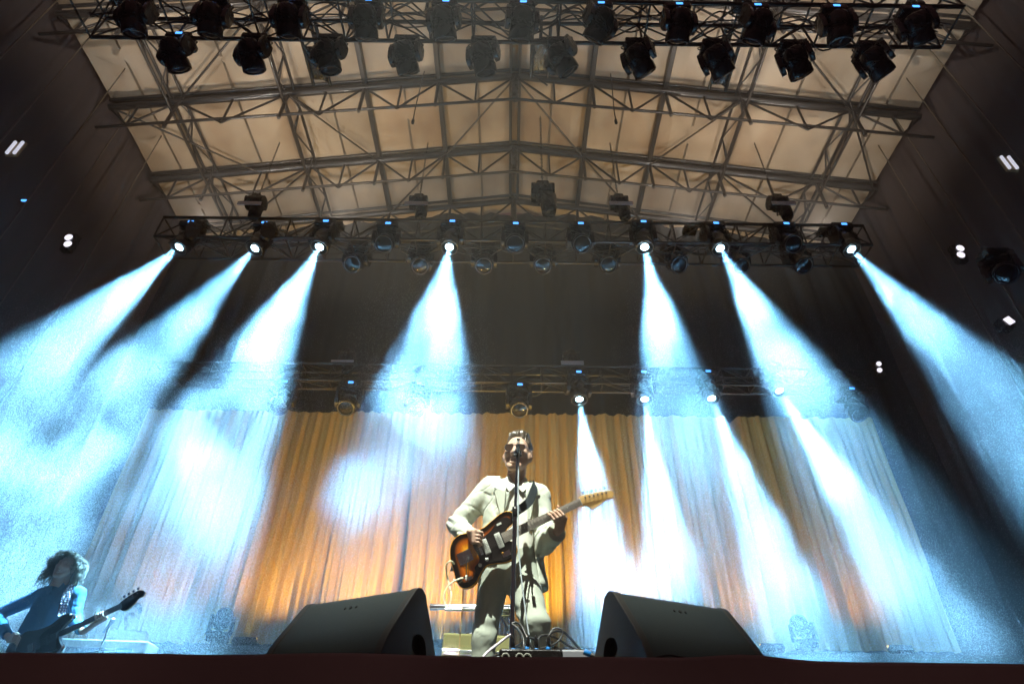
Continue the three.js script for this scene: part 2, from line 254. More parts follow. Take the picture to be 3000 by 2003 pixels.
// two heads that stand upright on the platform before the curtain
[[515, 1412, 'left', V(.5, .25, .9)], [1838, 1440, 'right', V(-.6, .3, .8)]].forEach(([X, Y, w, d]) => { const A = at(X * K, Y * K, -6.25); putHead(V(A.x, 1.6, -6.22), d, `moving head standing upright on the platform at the ${w} of the curtain`, 'moving heads standing on the platform', { up: true, dark: true }).scale.setScalar(.72); });
// chain hoists
function makeHoist() {
  const t = thing('chain_hoist', '', 'chain hoist', [0, 0, 0]);
  mesh('body', merge([placed(new THREE.CylinderGeometry(.15, .15, .34, 20), 0, .12, 0, 0, 0, Math.PI / 2), placed(rbox(.2, .34, .24, .04), 0, .12, 0), placed(lathe([[0, -.35], [.1, -.34], [.12, -.2], [.12, 0]], 16), .08, -.02, .04)]), mat.black, t);
  mesh('chain', merge(Array.from({ length: 40 }, (_, k) => placed(new THREE.TorusGeometry(.016, .005, 5, 8).scale(1, 1.6, 1), 0, .3 + k * .045, 0, 0, k % 2 ? Math.PI / 2 : 0))), mat.rail, t);
  mesh('hook', placed(new THREE.TorusGeometry(.05, .014, 6, 14, 4.6), 0, -.1, -.08, 0, Math.PI / 2), mat.rail, t);
  mesh('label_plate', rbox(.46, .1, .02, .01), mat.plate, t, [0, -.12, .2]); return t;
}
const HOIST = makeHoist();
[[572, 466, -3.96, 'left, above the middle truss'], [955, 466, -3.96, 'left of the ridge, above the middle truss'], [1425, 466, -3.96, 'right of the ridge, above the middle truss'], [1798, 466, -3.96, 'right, above the middle truss'], [785, 830, -6.3, 'left, above the rear truss'], [1313, 832, -6.3, 'near the centre, above the rear truss']].forEach(([X, Y, z, w], i) => { const o = i ? copy(HOIST) : HOIST; o.position.copy(at(X * K, Y * K, z)).add(V(0, .12, -.2)); o.userData.label = 'black chain hoist with a pale plate, ' + w; o.userData.group = 'chain hoists'; });
{ const o = copy(HOIST, 'large black chain hoist without plate hanging near the ridge'); o.remove(o.children.find((c) => c.name === 'label_plate')); o.position.copy(at(1245 * K, 455 * K, -4.2)); o.scale.setScalar(1.35); o.userData.group = 'chain hoists'; }
// short outrigger trusses behind the near truss
[-3.25, .4, 3.4].forEach((x, i) => {
  const t = thing('outrigger_truss', `short dark truss reaching back from the near lighting truss, ${['left', 'middle', 'right'][i]} of three`, 'truss', [x, 9.34, 0], 'short outrigger trusses');
  const zb = -1.75 - .1 * (i === 1 ? -1 : 1);
  for (const [dx, dy] of [[-.14, 0], [.14, 0], [0, .2]]) bar('chord', V(dx, dy, -.76), V(dx, dy, zb), .028, mat.truss, t);
  for (let k = 0; k < 5; k++) { const z = -.8 - k * .2, s = k % 2 ? 1 : -1; bar('brace', V(.14 * s, 0, z), V(-.14 * s, 0, z - .2), .015, mat.truss, t, rod5); bar('brace', V(.14 * s, 0, z), V(0, .2, z - .1), .015, mat.truss, t, rod5); }
  mesh('motor', rbox(.24, .12, .5, .03), mat.black, t, [0, .04, zb + .35]);
});
// hanging control cables with a plug at the end
[[947, 280, 'left'], [1413, 280, 'right']].forEach(([X, Y, w]) => {
  const e = at(X * K, Y * K, -3.5), t = thing('hanging_cable', `thin black cable with a plug hanging from the roof ${w} of the ridge`, 'cable', [e.x, e.y, e.z], 'hanging control cables');
  mesh('cable', tube([V(.05, roofY(e.x) - e.y - .1, 0), V(.02, 1, .01), V(0, .5, 0), V(0, .1, 0)], .011, 30, 6), mat.cable, t); mesh('plug', lathe([[0, -.06], [.03, -.05], [.035, .04], [.018, .11], [0, .12]], 12), mat.black, t); });
// side lamps and cables
for (const s of [-1, 1]) {
  const w = s < 0 ? 'left' : 'right', A = s < 0 ? at(36 * K, 341 * K, -2.44) : at(2313 * K, 375 * K, -2.44);
  const t = thing('tube_lamp', `twin white tube lamp hanging high at the ${w} edge`, 'lamp', A.toArray(), 'twin tube lamps at the sides'); t.scale.setScalar(.72);
  mesh('housing', rbox(.27, .5, .06, .02), mat.tan, t, [0, 0, -.03]); for (const d of [-1, 1]) mesh('light_tube', new THREE.CapsuleGeometry(.034, .4, 4, 10), mat.tubeLit, t, [d * .085, 0, .03]);
  const B = s < 0 ? at(155 * K, 550 * K, -4.1) : at(2205 * K, 575 * K, -4.1);
  const u = thing('twin_lamp', `pair of small round white lamps, one over the other, at the ${w} side`, 'lamp', B.toArray(), 'twin round lamps at the sides');
  mesh('housing', rbox(.2, .42, .14, .03), mat.black, u, [0, 0, -.1]); for (const d of [-1, 1]) mesh('bulb_light', new THREE.SphereGeometry(.07, 16, 10).scale(1, 1, .5), mat.bulbLit, u, [s * d * .03, d * .085, -.02]);
  for (let k = 0; k < 6; k++) {
    const x = s * (8.0 + .35 * rnd()), z = -.6 - k * .8, g = tube([V(x, 12.2, z), V(x + .03, 8, z + .04), V(x - .02, 4, z), V(x, 1, z)], .012, 24, 5);
    tag(mesh('side_cable', g, M([.12, .1, .07], { roughness: .4 }), null), `thin cable hanging down the ${w} side drape, ${ORD[k]} from the front`, 'cable', 'cables on the side drapes');
  }
}
{ const A = at(2315 * K, 735 * K, -3.6), t = thing('par_lamp', 'small square warm lamp low on the right side', 'lamp', A.toArray()); mesh('housing', rbox(.2, .2, .2, .03), mat.black, t, [0, 0, -.12]); mesh('bulb_light', rbox(.13, .13, .02, .01), mat.bulbLit, t).rotation.z = .5;
  const B = at(2018 * K, 840 * K, -6.6), u = thing('par_lamp', 'tiny twin lamp at the back right beside the rear truss', 'lamp', B.toArray()); mesh('housing', rbox(.2, .34, .12, .03), mat.black, u, [0, 0, -.1]); for (const d of [-1, 1]) mesh('bulb_light', new THREE.SphereGeometry(.05, 12, 8), mat.bulbLit, u, [d * .02, d * .08, -.02]);
  const C = at(2300 * K, 622 * K, -3.2); putHead(C.add(V(0, .4, 0)), V(-.5, -.7, .6), 'unlit moving head hanging alone at the right side', 'moving heads at the sides', { dark: true }); 
  const c = at(55 * K, 460 * K, -3.2); tag(mesh('status_light', rbox(.09, .035, .03, .01), mat.led, null, c.toArray()), 'tiny cyan status light in the dark at the left side', 'status light'); }
// follow spot on the front-of-house truss, out of the frame above the pit
const KEYT = V(-.02, .95, .3), KEY = KEYT.clone().add(V(-.1, .905, .415).normalize().multiplyScalar(15));
putHead(KEY.clone().add(V(0, .42, 0)), KEYT.clone().sub(KEY), 'lit follow spot above the pit, aimed at the singer', 'follow spots', { lit: true, dark: true }).userData.category = 'follow spot';
{ const d = KEYT.clone().sub(KEY).normalize(), l = new THREE.SpotLight(new THREE.Color(.95, 1, .88), 3000, 0, .104, .85); l.position.copy(KEY).addScaledVector(d, .32); l.target.position.copy(KEYT); l.castShadow = true; l.shadow.radius = 1.5; scene.add(l, l.target); }

// added, unseen floods on top of the trusses to brighten the roof skin
{ const f = thing('added_roof_flood', '', 'flood light', [0, 0, 0], 'added floods that light the roof'), W = ['left', 'left of the middle', 'right of the middle', 'right'];
  mesh('housing', rbox(.26, .1, .2, .02), mat.black, f, [0, .05, 0]); mesh('lens', rbox(.2, .012, .14, .004), mat.tubeLit, f, [0, .106, 0]);
  let k = 0; for (const [y, z, w, cd] of [[9.32, -.5, 'near', 23], [8.52, -4.3, 'middle', 24]]) [-6, -3.4, 3.4, 6].forEach((x, i) => { const o = k++ ? copy(f) : f; o.position.set(x, y, z); o.userData.label = `small added flood lying on top of the ${w} lighting truss, ${W[i]}`;
    const l = new THREE.SpotLight(new THREE.Color(1, .88, .76), cd, 0, 1.25, .6); l.position.set(x, y + .13, z); l.target.position.set(x * 1.05, 13, z - 1.2); l.castShadow = true; scene.add(l, l.target); }); }
// ---------- things on the stage ----------
{ // wedge monitors: rounded back towards the audience, side cheeks with a handle hole
  const L = .58;
  const prof = (o) => { const s = new THREE.Shape(); s.moveTo(-.20 - o, 0); s.lineTo(-.035, .345 + o * .3); s.quadraticCurveTo(0, .375 + o, .03, .345 + o * .3); s.lineTo(.135 + o * .6, .205); s.quadraticCurveTo(.2 + o, .115, .205 + o, 0); s.closePath(); return s; };
  const w = thing('stage_monitor', '', 'stage monitor', [0, 0, 0], 'wedge monitors at the stage edge');
  const ex = (s, d, z, b = .004) => new THREE.ExtrudeGeometry(s, { depth: d, bevelEnabled: true, bevelSize: b, bevelThickness: b, bevelSegments: 2, curveSegments: 14 }).translate(0, 0, z);
  const shell = M([.045, .06, .062], { roughness: .62, bumpMap: speckT, bumpScale: .0015 }), cheekM = M([.06, .056, .05], { roughness: .6, bumpMap: speckT, bumpScale: .0012 });
  for (const t of [speckT]) { t.repeat.set(9, 9); }
  mesh('cabinet', ex(prof(0), L - .07, -L / 2 + .035), shell, w);
  const hole = new THREE.Path(); hole.moveTo(-.06, .08); hole.lineTo(-.075, .13); hole.quadraticCurveTo(-.06, .215, -.005, .2); hole.quadraticCurveTo(.03, .19, .025, .15); hole.closePath();
  const notch = new THREE.Path(); notch.moveTo(-.05, .012); notch.lineTo(.02, .075); notch.lineTo(.035, .05); notch.lineTo(.035, .012); notch.closePath();
  const mir = (p) => { const q = new THREE.Path(); p.getPoints(8).forEach((a, i) => (i ? q.lineTo(a.x, a.y) : q.moveTo(a.x, a.y))); return q; };
  for (const s of [-1, 1]) { const sh = prof(.006); sh.holes.push(mir(hole), mir(notch)); mesh('side_panel', ex(sh, .026, s > 0 ? L / 2 - .03 : -L / 2 + .004), cheekM, w); mesh('handle_recess', ex((() => { const q = new THREE.Shape(); q.setFromPoints([V(-.09, .05), V(.05, .05), V(.05, .23), V(-.09, .23)].map((p) => new THREE.Vector2(p.x, p.y))); return q; })(), .002, s > 0 ? L / 2 - .033 : -L / 2 + .031, .0005), mat.cable, w); }
  { const gs = []; for (let i = 0; i < 3; i++) gs.push(placed(new THREE.CylinderGeometry(i === 1 ? .007 : .0045, .007, .006, 10), .062, .31, (i - 1) * .028, 0, 0, -1.02)); mesh('screw', merge(gs), mat.cable, w); }
  { const s = new THREE.Shape(); s.moveTo(-.19, .02); s.lineTo(-.045, .325); s.lineTo(-.035, .315); s.lineTo(-.17, .02); mesh('grille', ex(s, L - .09, -L / 2 + .045).translate(-.008, 0, 0), mat.black, w); }
  for (const z of [-.2, .2]) mesh('foot', rbox(.06, .015, .06, .005), mat.cable, w, [.12, .004, z]);
  // local x points away from the singer, local z runs along the ridge
  w.position.set(-.60, .012, 1.19); w.rotation.y = -Math.PI / 2 - .5; w.userData.label = 'black wedge monitor at the stage edge left of the singer, sloped back lit';
  const v = copy(w, 'black wedge monitor at the stage edge right of the singer'); v.position.set(.655, .012, 1.19); v.rotation.set(0, -Math.PI / 2 + .45, 0);
}
const ROUND = 8;
{ // microphone stand
  const b = at(1497, 1890, .42), c = at(1509, 1500, .42), e = at(1517, 1312, .42), foot = V(b.x - .003, .02, .42), t = thing('microphone_stand', 'tall dark steel microphone stand in front of the singer', 'microphone stand', [0, 0, 0]);
  const steel = M([.30, .34, .40], { roughness: .24, metalness: 1, roughnessMap: wearT });
  mesh('lower_tube', barGeo(foot, c, .0125, 18), steel, t); mesh('upper_tube', barGeo(c, e.clone().add(V(0, -.05, 0)), .0085, 16), steel, t);
  mesh('clutch', merge([placed(lathe([[.0001, -.03], [.0155, -.028], [.018, .01], [.0165, .03], [.0001, .032]], 16), c.x, c.y, c.z), barGeo(c, c.clone().add(V(.035, 0, .01)), .006, 8)]), mat.black, t);
  mesh('base', lathe([[0, .03], [.02, .03], [.03, .022], [.13, .014], [.14, .006], [.14, 0]], 32), mat.black, t, [foot.x, 0, .42]);
  const q = e.clone().add(V(0, -.055, 0));
  mesh('clip', merge([barGeo(q.clone().add(V(0, -.012, 0)), q.clone().add(V(0, .035, 0)), .011, 12), placed(rbox(.03, .022, .05, .006), q.x, q.y + .03, q.z - .02), placed(rbox(.05, .01, .012, .004), q.x, q.y + .004, q.z)]), mat.black, t);
  const m = thing('microphone', 'dark vocal microphone on the stand before the mouth of the singer', 'microphone', [q.x, q.y + .04, q.z + .02]); m.rotation.x = .18;
  const body = placed(lathe([[0, -.075], [.011, -.074], [.012, -.03], [.0165, .06], [.02, .065]], 18), 0, 0, 0, -Math.PI / 2), ball = placed(new THREE.SphereGeometry(.025, 20, 14), 0, 0, -.085);
  mesh('body', body, mat.black, m); mesh('grille', ball, M([.25, .25, .25], { metalness: .9, roughness: .35, bumpMap: weaveT, bumpScale: .002 }), m); mesh('plug', placed(lathe([[0, -.06], [.009, -.06], [.0095, 0], [0, 0]], 14), 0, 0, .13, -Math.PI / 2), mat.chrome, m);
  const pale = M([.45, .52, .55], { roughness: .45 }), z = .45, pts = [[1521, 1312], [1519, 1380], [1518, 1480], [1518, 1590], [1524, 1660], [1533, 1740], [1545, 1830], [1556, 1900], [1560, 1950]].map(([X, Y]) => at(X, Y, z));
  tag(mesh('microphone_cable', tube([q.clone().add(V(0, .0, .13)), q.clone().add(V(.004, -.03, .1)), ...pts], .0042, 120, 8), pale, null), 'pale cable running down beside the microphone stand', 'cable');
}
{ // tangle of cables and a black socket box at the foot of the stand
  const Z = .62, run = (a, r, m, label, z = Z) => tag(mesh('floor_cable', tube(a.map(([X, Y, dz]) => at(X, Y, z + (dz ?? 0))), r, 90, 7), m, null), label, 'cable', 'cables at the foot of the stand');
  const dk = M([.03, .03, .03], { roughness: .4 }), px = (X, Y) => [1450 + X / 6.711, 1780 + Y / 6.711], q = (l) => l.map(([X, Y, d]) => [...px(X, Y), d]);
  run(q([[330, 300], [420, 285], [520, 350, .05], [600, 520, .08], [680, 680, .1], [740, 820, .1], [760, 980, .1]]), .0055, dk, 'black cable arching from the stand foot to the socket box');
  run(q([[340, 320], [470, 430, .03], [560, 620, .08], [570, 800, .1], [560, 960, .1]]), .007, dk, 'thick black cable dropping from the stand to the socket box');
  run(q([[350, 340], [520, 420, .03], [640, 560, .06], [770, 620, .05], [800, 700, .05], [820, 860, .1]]), .005, dk, 'thin dark cable looping down right of the stand');
  run(q([[870, 780, .1], [860, 600, .1], [940, 535, .08], [1080, 540, .06], [1230, 600, .05], [1390, 700], [1560, 790], [1700, 850], [1840, 950], [2000, 1000], [2100, 1040]]), .0055, dk, 'black cable crossing from the socket box to the right monitor');
  run(q([[1050, 800, .1], [1040, 600, .1], [1120, 480, .08], [1260, 450, .05], [1400, 510], [1500, 610], [1640, 770], [1780, 890], [1860, 950], [2010, 1010]]), .006, dk, 'black cable arching high to the right monitor');
  run(q([[880, 800, .1], [1080, 750, .08], [1250, 640, .05], [1330, 500, .04], [1290, 420, .04], [1180, 400, .04], [1090, 480, .05], [1010, 660, .08]]), .0045, dk, 'thin black cable curled in a loop beside the right leg');
  run(q([[310, 520], [180, 610], [0, 750, .05], [-140, 860, .1], [-230, 960, .15], [-300, 1040, .2]]), .0065, M([.6, .55, .6], { roughness: .4 }), 'pale cable running down to the left of the stand');
  run([[1530, 1880], [1505, 1895, .1], [1420, 1930, .3], [1340, 1938, .5], [1260, 1938, .6], [1100, 1936, .7]], .005, dk, 'black cable along the floor left of the socket box');
  const a = at(1463, 1912, 1.02), b = at(1645, 1907, 1.02), w = b.x - a.x, t = thing('socket_box', 'low black socket box on the floor before the microphone stand', 'socket box', [(a.x + b.x) / 2, 0, 1.02]), h = (a.y + b.y) / 2;
  mesh('case', rbox(w, h, .16, .012), mat.black, t, [0, h / 2, 0]);
  const pale = M([.32, .32, .27], { roughness: .5 });
  [-.40, -.18, -.06].forEach((k, i) => { mesh('socket', placed(new THREE.TorusGeometry(.014, .004, 8, 18), 0, 0, 0), pale, t, [k * w, h - .035, .083]); mesh('label_strip', rbox(.022, .03, .002, .0008), pale, t, [k * w + .002, h - .074, .082]); });
  mesh('name_plate', rbox(.05, .025, .002, .0008), pale, t, [.37 * w, h - .06, .082]);
  const blue = M([.02, .22, .62], { roughness: .35 });
  [[365, 770, 1], [620, 740, 1], [815, 780, 1], [1040, 800, 0]].forEach(([X, Y, s], i) => { const p = at(...px(X, Y), 1.0), o = thing('cable_connector', `black cable plug with a blue ring, ${ORD[i]} from the left on the socket box`, 'connector', [p.x, h + .004, 1.0], 'plugs on the socket box'); mesh('sleeve', lathe([[0, 0], [.009, 0], [.0092, .014 + .006 * (i % 2)], [0, .015 + .006 * (i % 2)]], 14), blue, o); o.rotation.z = [.1, -.15, .05, -.08][i]; mesh('body', lathe([[0, .014], [.0085, .014], [.008, .048], [.005, .066], [0, .07]], 14), mat.black, o); });
  const p = at(1730, 1917, .98), o = thing('cable_connector', 'black cable plug with a blue ring lying at the right monitor', 'connector', p.toArray()); o.rotation.z = 1.1; mesh('sleeve', lathe([[0, 0], [.012, 0], [.0125, .03], [0, .03]], 14), blue, o); mesh('body', lathe([[0, -.05], [.008, -.05], [.0115, -.03], [.0115, 0], [0, 0]], 14), mat.black, o);
  const c = thing('tuner_pedal', 'small dark grey box between the socket box and the right monitor', 'pedal', [at(1685, 1912, .7).x, 0, .7]); const hh = at(1685, 1909, .7).y; mesh('case', rbox(.14, hh, .12, .01), M([.2, .2, .22], { roughness: .4 }), c, [0, hh / 2, 0]); mesh('switch', lathe([[0, 0], [.012, 0], [.012, .012], [0, .014]], 12), mat.chrome, c, [0, hh, 0]);
}
{ // white cable loops on the lip of the stage
  const m = M([.5, .62, .5], { roughness: .35 }), z = 2.03, run = (a, r, mm, label) => tag(mesh('edge_cable', tube(a.map(([x, y]) => V(x, y, z)), r, 60, 6), mm, null), label, 'cable', 'cables along the stage edge');
  const X = (s) => at(s, 1940, z).x;
  run([[X(2090), .004], [X(2125), .02], [X(2160), .021], [X(2190), .012], [X(2230), .002]], .004, m, 'short pale green cable bow on the stage edge at the right monitor');
  run([[X(1850), .002], [X(1900), .012], [X(1960), .024], [X(2010), .018], [X(2080), .006]], .003, mat.cable, 'black cable wave on the stage edge before the right monitor');
}
{ // amplifier behind the legs
  const t = thing('guitar_amplifier', 'olive green amplifier with silver trim and grey cloth behind the singer', 'amplifier', [-.2, 0, -.85]);
  const a = at(1294, 1846, -.62), b = at(1492, 1871, -.62), w = b.x - a.x, h = (a.y + b.y) / 2 + .01; t.position.x = (a.x + b.x) / 2 - .01; t.rotation.z = -.035;
  const olive = M([.26, .25, .09], { roughness: .7, bumpMap: speckT, bumpScale: .002 });
  mesh('cabinet', rbox(w, h, .28, .02), olive, t, [0, h / 2, .08]);
  const y0 = at(1400, 1908, -.62).y; mesh('trim', rbox(w - .015, .016, .012, .004), mat.chrome, t, [0, y0, .226]); mesh('trim', rbox(w - .015, .008, .012, .003), mat.chrome, t, [0, y0 - .022, .226]);
  mesh('grille_cloth', rbox(w - .03, y0 - .06, .01, .003), M([.3, .32, .34], { roughness: .8, bumpMap: speckT, bumpScale: .006, map: speckT }), t, [0, (y0 - .06) / 2 + .02, .223]);
  mesh('handle', tube([V(-.1, h, .08), V(-.08, h + .022, .08), V(.08, h + .022, .08), V(.1, h, .08)], .008, 20, 6), mat.black, t);
}
{ // chrome keyboard rail on a column stand
  const z = -1.15, a = at(1268, 1777, z), b = at(1528, 1777, z), t = thing('keyboard_stand', 'shiny chrome keyboard stand rail behind the legs of the singer', 'keyboard stand', [0, 0, 0]);
  mesh('rail', merge([barGeo(a, b, .021, 16), barGeo(a.clone().add(V(-.02, 0, 0)), a.clone().add(V(.04, 0, 0)), .025, 16)]), mat.chrome, t); mesh('rail', barGeo(a.clone().add(V(.1, -.035, .08)), b.clone().add(V(-.02, -.035, .08)), .014, 12), mat.chrome, t);
  const c = at(1487, 1790, z), col = V(c.x, .02, z); mesh('bracket', merge([placed(rbox(.12, .06, .1, .02), c.x - .03, c.y - .02, z), placed(rbox(.05, .12, .05, .015), c.x, c.y - .09, z, 0, 0, .5)]), mat.chrome, t);
  for (const d of [-.014, .014]) mesh('post', barGeo(col.clone().add(V(d, 0, 0)), c.clone().add(V(d, -.1, 0)), .01, 12), mat.chrome, t);
  mesh('foot', rbox(.5, .03, .06, .012), mat.black, t, [c.x, .02, z]);
}
{ // keyboard and microphone at the left
  const z = -3.7, a = at(165, 1890, z), b = at(432, 1893, z), top = at(250, 1872, z).y, w = b.x - a.x, t = thing('keyboard', 'pale keyboard with cables in the haze behind the bass player', 'keyboard', [(a.x + b.x) / 2, 0, z]), pale = M([.5, .5, .42], { roughness: .45 });
  t.rotation.y = .12;
  mesh('case', rbox(w, .2, .36, .02), pale, t, [0, top - .11, -.1]); mesh('back_panel', rbox(w * .4, .07, .01, .004), M([.04, .05, .09], { roughness: .4 }), t, [-.12, top - .13, .085]); mesh('socket_panel', rbox(w * .16, .07, .01, .004), M([.08, .25, .5], { roughness: .4 }), t, [.28, top - .13, .085]);
  for (let i = 0; i < 12; i++) mesh('key', rbox(w * .068, .016, .13, .003), mat.plate, t, [-w * .42 + i * w * .076, top + .002, -.2]);
  for (const s of [-1, 1]) { mesh('stand_leg', barGeo(V(s * .42, top - .2, -.1), V(-s * .3, .02, -.1), .018, 10), mat.black, t); }
  mesh('cable', tube([V(.22, top - .13, .1), V(.12, top - .12, .14), V(0, top - .16, .16), V(-.1, top - .3, .16), V(-.12, .02, .15)], .008, 30, 6), mat.cable, t);
  const p0 = at(290, 1910, -3.4), p1 = at(323, 1826, -3.4), s = thing('boom_stand', 'thin microphone stand at the keyboard behind the bass player', 'microphone stand', [0, 0, 0]);
  mesh('pole', barGeo(V(p0.x - .06, .02, -3.4), p0, .012, 10), mat.rail, s); mesh('boom', barGeo(p0, p1, .009, 10), mat.rail, s); mesh('base', lathe([[0, .02], [.12, .014], [.13, 0]], 20), mat.black, s, [p0.x - .06, 0, -3.4]);
  const m = thing('microphone', 'small pale microphone on the stand at the keyboard', 'microphone', p1.toArray()); m.rotation.z = -.4; mesh('body', lathe([[0, -.1], [.013, -.1], [.02, .02], [0, .02]], 14), M([.3, .3, .3], { roughness: .4 }), m); mesh('grille', new THREE.SphereGeometry(.028, 14, 10), M([.5, .5, .5], { metalness: .8, roughness: .35 }), m, [0, .035, 0]);
}
// ---------- people ----------
// Surface of a distance field, meshed on a grid (surface nets), normals from the field.
function skin3(f, lo, hi, c) {
  const nx = Math.ceil((hi.x - lo.x) / c) + 1, ny = Math.ceil((hi.y - lo.y) / c) + 1, nz = Math.ceil((hi.z - lo.z) / c) + 1, F = new Float32Array(nx * ny * nz), id = new Int32Array(nx * ny * nz).fill(-1), pos = [], nor = [], idx = [];
  const at3 = (i, j, k) => (k * ny + j) * nx + i;
  for (let k = 0; k < nz; k++) for (let j = 0; j < ny; j++) for (let i = 0; i < nx; i++) F[at3(i, j, k)] = f(lo.x + i * c, lo.y + j * c, lo.z + k * c);
  const E = [[0, 1], [2, 3], [4, 5], [6, 7], [0, 2], [1, 3], [4, 6], [5, 7], [0, 4], [1, 5], [2, 6], [3, 7]];
  for (let k = 0; k < nz - 1; k++) for (let j = 0; j < ny - 1; j++) for (let i = 0; i < nx - 1; i++) {
    const v = []; let neg = 0; for (let q = 0; q < 8; q++) { const x = F[at3(i + (q & 1), j + (q >> 1 & 1), k + (q >> 2))]; v.push(x); if (x < 0) neg++; }
    if (!neg || neg === 8) continue;
    let sx = 0, sy = 0, sz = 0, n = 0;
    for (const [a, b] of E) if ((v[a] < 0) !== (v[b] < 0)) { const t = v[a] / (v[a] - v[b]); sx += (a & 1) + t * ((b & 1) - (a & 1)); sy += (a >> 1 & 1) + t * ((b >> 1 & 1) - (a >> 1 & 1)); sz += (a >> 2) + t * ((b >> 2) - (a >> 2)); n++; }
    id[at3(i, j, k)] = pos.length / 3; const x = lo.x + (i + sx / n) * c, y = lo.y + (j + sy / n) * c, z = lo.z + (k + sz / n) * c, e = c * .5; pos.push(x, y, z);
    const N = V(f(x + e, y, z) - f(x - e, y, z), f(x, y + e, z) - f(x, y - e, z), f(x, y, z + e) - f(x, y, z - e)).normalize(); nor.push(N.x, N.y, N.z);
  }
  const quad = (a, b, d, e, flip) => { if (a < 0 || b < 0 || d < 0 || e < 0) return; if (flip) idx.push(a, d, b, a, e, d); else idx.push(a, b, d, a, d, e); };
  for (let k = 1; k < nz - 1; k++) for (let j = 1; j < ny - 1; j++) for (let i = 1; i < nx - 1; i++) {
    const s = F[at3(i, j, k)] < 0;
    if (s !== (F[at3(i + 1, j, k)] < 0)) quad(id[at3(i, j - 1, k - 1)], id[at3(i, j, k - 1)], id[at3(i, j, k)], id[at3(i, j - 1, k)], !s);
    if (s !== (F[at3(i, j + 1, k)] < 0)) quad(id[at3(i - 1, j, k - 1)], id[at3(i - 1, j, k)], id[at3(i, j, k)], id[at3(i, j, k - 1)], !s);
    if (s !== (F[at3(i, j, k + 1)] < 0)) quad(id[at3(i - 1, j - 1, k)], id[at3(i, j - 1, k)], id[at3(i, j, k)], id[at3(i - 1, j, k)], !s);
  }
  const g = new THREE.BufferGeometry(); g.setAttribute('position', new THREE.Float32BufferAttribute(pos, 3)); g.setAttribute('normal', new THREE.Float32BufferAttribute(nor, 3)); g.setIndex(idx);
  g.setAttribute('uv', new THREE.Float32BufferAttribute(new Float32Array(pos.length / 3 * 2).map((_, i) => (i % 2 ? pos[(i >> 1) * 3 + 1] : pos[(i >> 1) * 3] + pos[(i >> 1) * 3 + 2] * .7)), 2)); return g;
}
const smin = (a, b, k) => { const h = Math.max(k - Math.abs(a - b), 0) / k; return Math.min(a, b) - h * h * k * .25; };
const smax = (a, b, k) => -smin(-a, -b, k);
// tapered limbs [a, b, ra, rb], joined with blend k
function limbs(list, k) {
  const L = list.map(([a, b, ra, rb, kk]) => [a.x, a.y, a.z, b.x - a.x, b.y - a.y, b.z - a.z, ra, (rb ?? ra) - ra, kk ?? k]), S = L.map((l) => 1 / Math.max(1e-9, l[3] * l[3] + l[4] * l[4] + l[5] * l[5]));
  return (x, y, z) => { let d = 1e3; for (let i = 0; i < L.length; i++) { const l = L[i], px = x - l[0], py = y - l[1], pz = z - l[2]; let t = (px * l[3] + py * l[4] + pz * l[5]) * S[i]; t = t < 0 ? 0 : t > 1 ? 1 : t; const ex = px - t * l[3], ey = py - t * l[4], ez = pz - t * l[5], q = Math.sqrt(ex * ex + ey * ey + ez * ez) - l[6] - t * l[7]; d = smin(d, q, l[8]); } return d; };
}
const ell = (x, y, z, cx, cy, cz, rx, ry, rz) => { const a = (x - cx) / rx, b = (y - cy) / ry, c = (z - cz) / rz, q = Math.sqrt(a * a + b * b + c * c); return (q - 1) * Math.min(rx, ry, rz) * (q > 1e-4 ? 1 : 1); };
// a head in its own axes: y up, z towards the face, x to the person's left; skull centre at 0, height .235
function headField(open) {
  const seg = limbs([[V(0, .02, .092), V(0, -.034, .113), .010, .0135], [V(-.011, -.037, .1), V(.011, -.037, .1), .0095, .0095], [V(-.042, .024, .079), V(0, .018, .092), .010, .010], [V(.042, .024, .079), V(0, .018, .092), .010, .010],
    [V(-.066, -.03, .01), V(-.024, -.104, .066), .026, .02], [V(.066, -.03, .01), V(.024, -.104, .066), .026, .02], [V(-.014, -.107, .073), V(.014, -.107, .073), .0165, .0165], [V(0, -.07, .02), V(0, -.19, -.028), .05, .056]], .016);
  const lips = limbs([[V(-.021, -.0705, .083), V(0, -.0645, .0965), .006, .0072], [V(.021, -.0705, .083), V(0, -.0645, .0965), .006, .0072], [V(-.019, -.079 - open, .083), V(0, -.085 - open, .0945), .0065, .008], [V(.019, -.079 - open, .083), V(0, -.085 - open, .0945), .0065, .008]], .005);
  return (x, y, z) => {
    let d = smin(ell(x, y, z, 0, .03, -.014, .077, .086, .098), ell(x, y, z, 0, -.03, .022, .061, .086, .073), .03);
    d = smin(d, ell(Math.abs(x), y, z, .042, -.022, .064, .024, .022, .022), .022); d = smin(d, seg(x, y, z), .02);
    d = smax(d, -ell(Math.abs(x), y, z, .031, .004, .098, .019, .013, .016), .012);                                  // eye sockets
    d = smin(d, ell(Math.abs(x), y, z, .031, .003, .079, .0125, .0125, .0125), .003);                              // eyeballs
    d = smin(d, lips(x, y, z), .006);
    if (open) d = smax(d, -ell(x, y, z, 0, -.0745 - open * .5, .094, .0175, .004 + open * .8, .026), .004);
    const ax = Math.abs(x); let e = ell(ax, y, z, .081, -.006, -.012, .0085, .033, .021); e = smin(e, ell(ax, y, z, .078, -.034, -.004, .007, .012, .010), .008); e = smax(e, -ell(ax, y, z, .089, -.004, -.008, .006, .020, .011), .006);
    return smin(d, e, .006);
  };
}
const eul = (rx, ry, rz = 0) => new THREE.Quaternion().setFromEuler(new THREE.Euler(rx, ry, rz, 'YXZ'));
const turned = (g, c, q, s = 1) => g.applyMatrix4(new THREE.Matrix4().compose(c, q, V(s, s, s)));
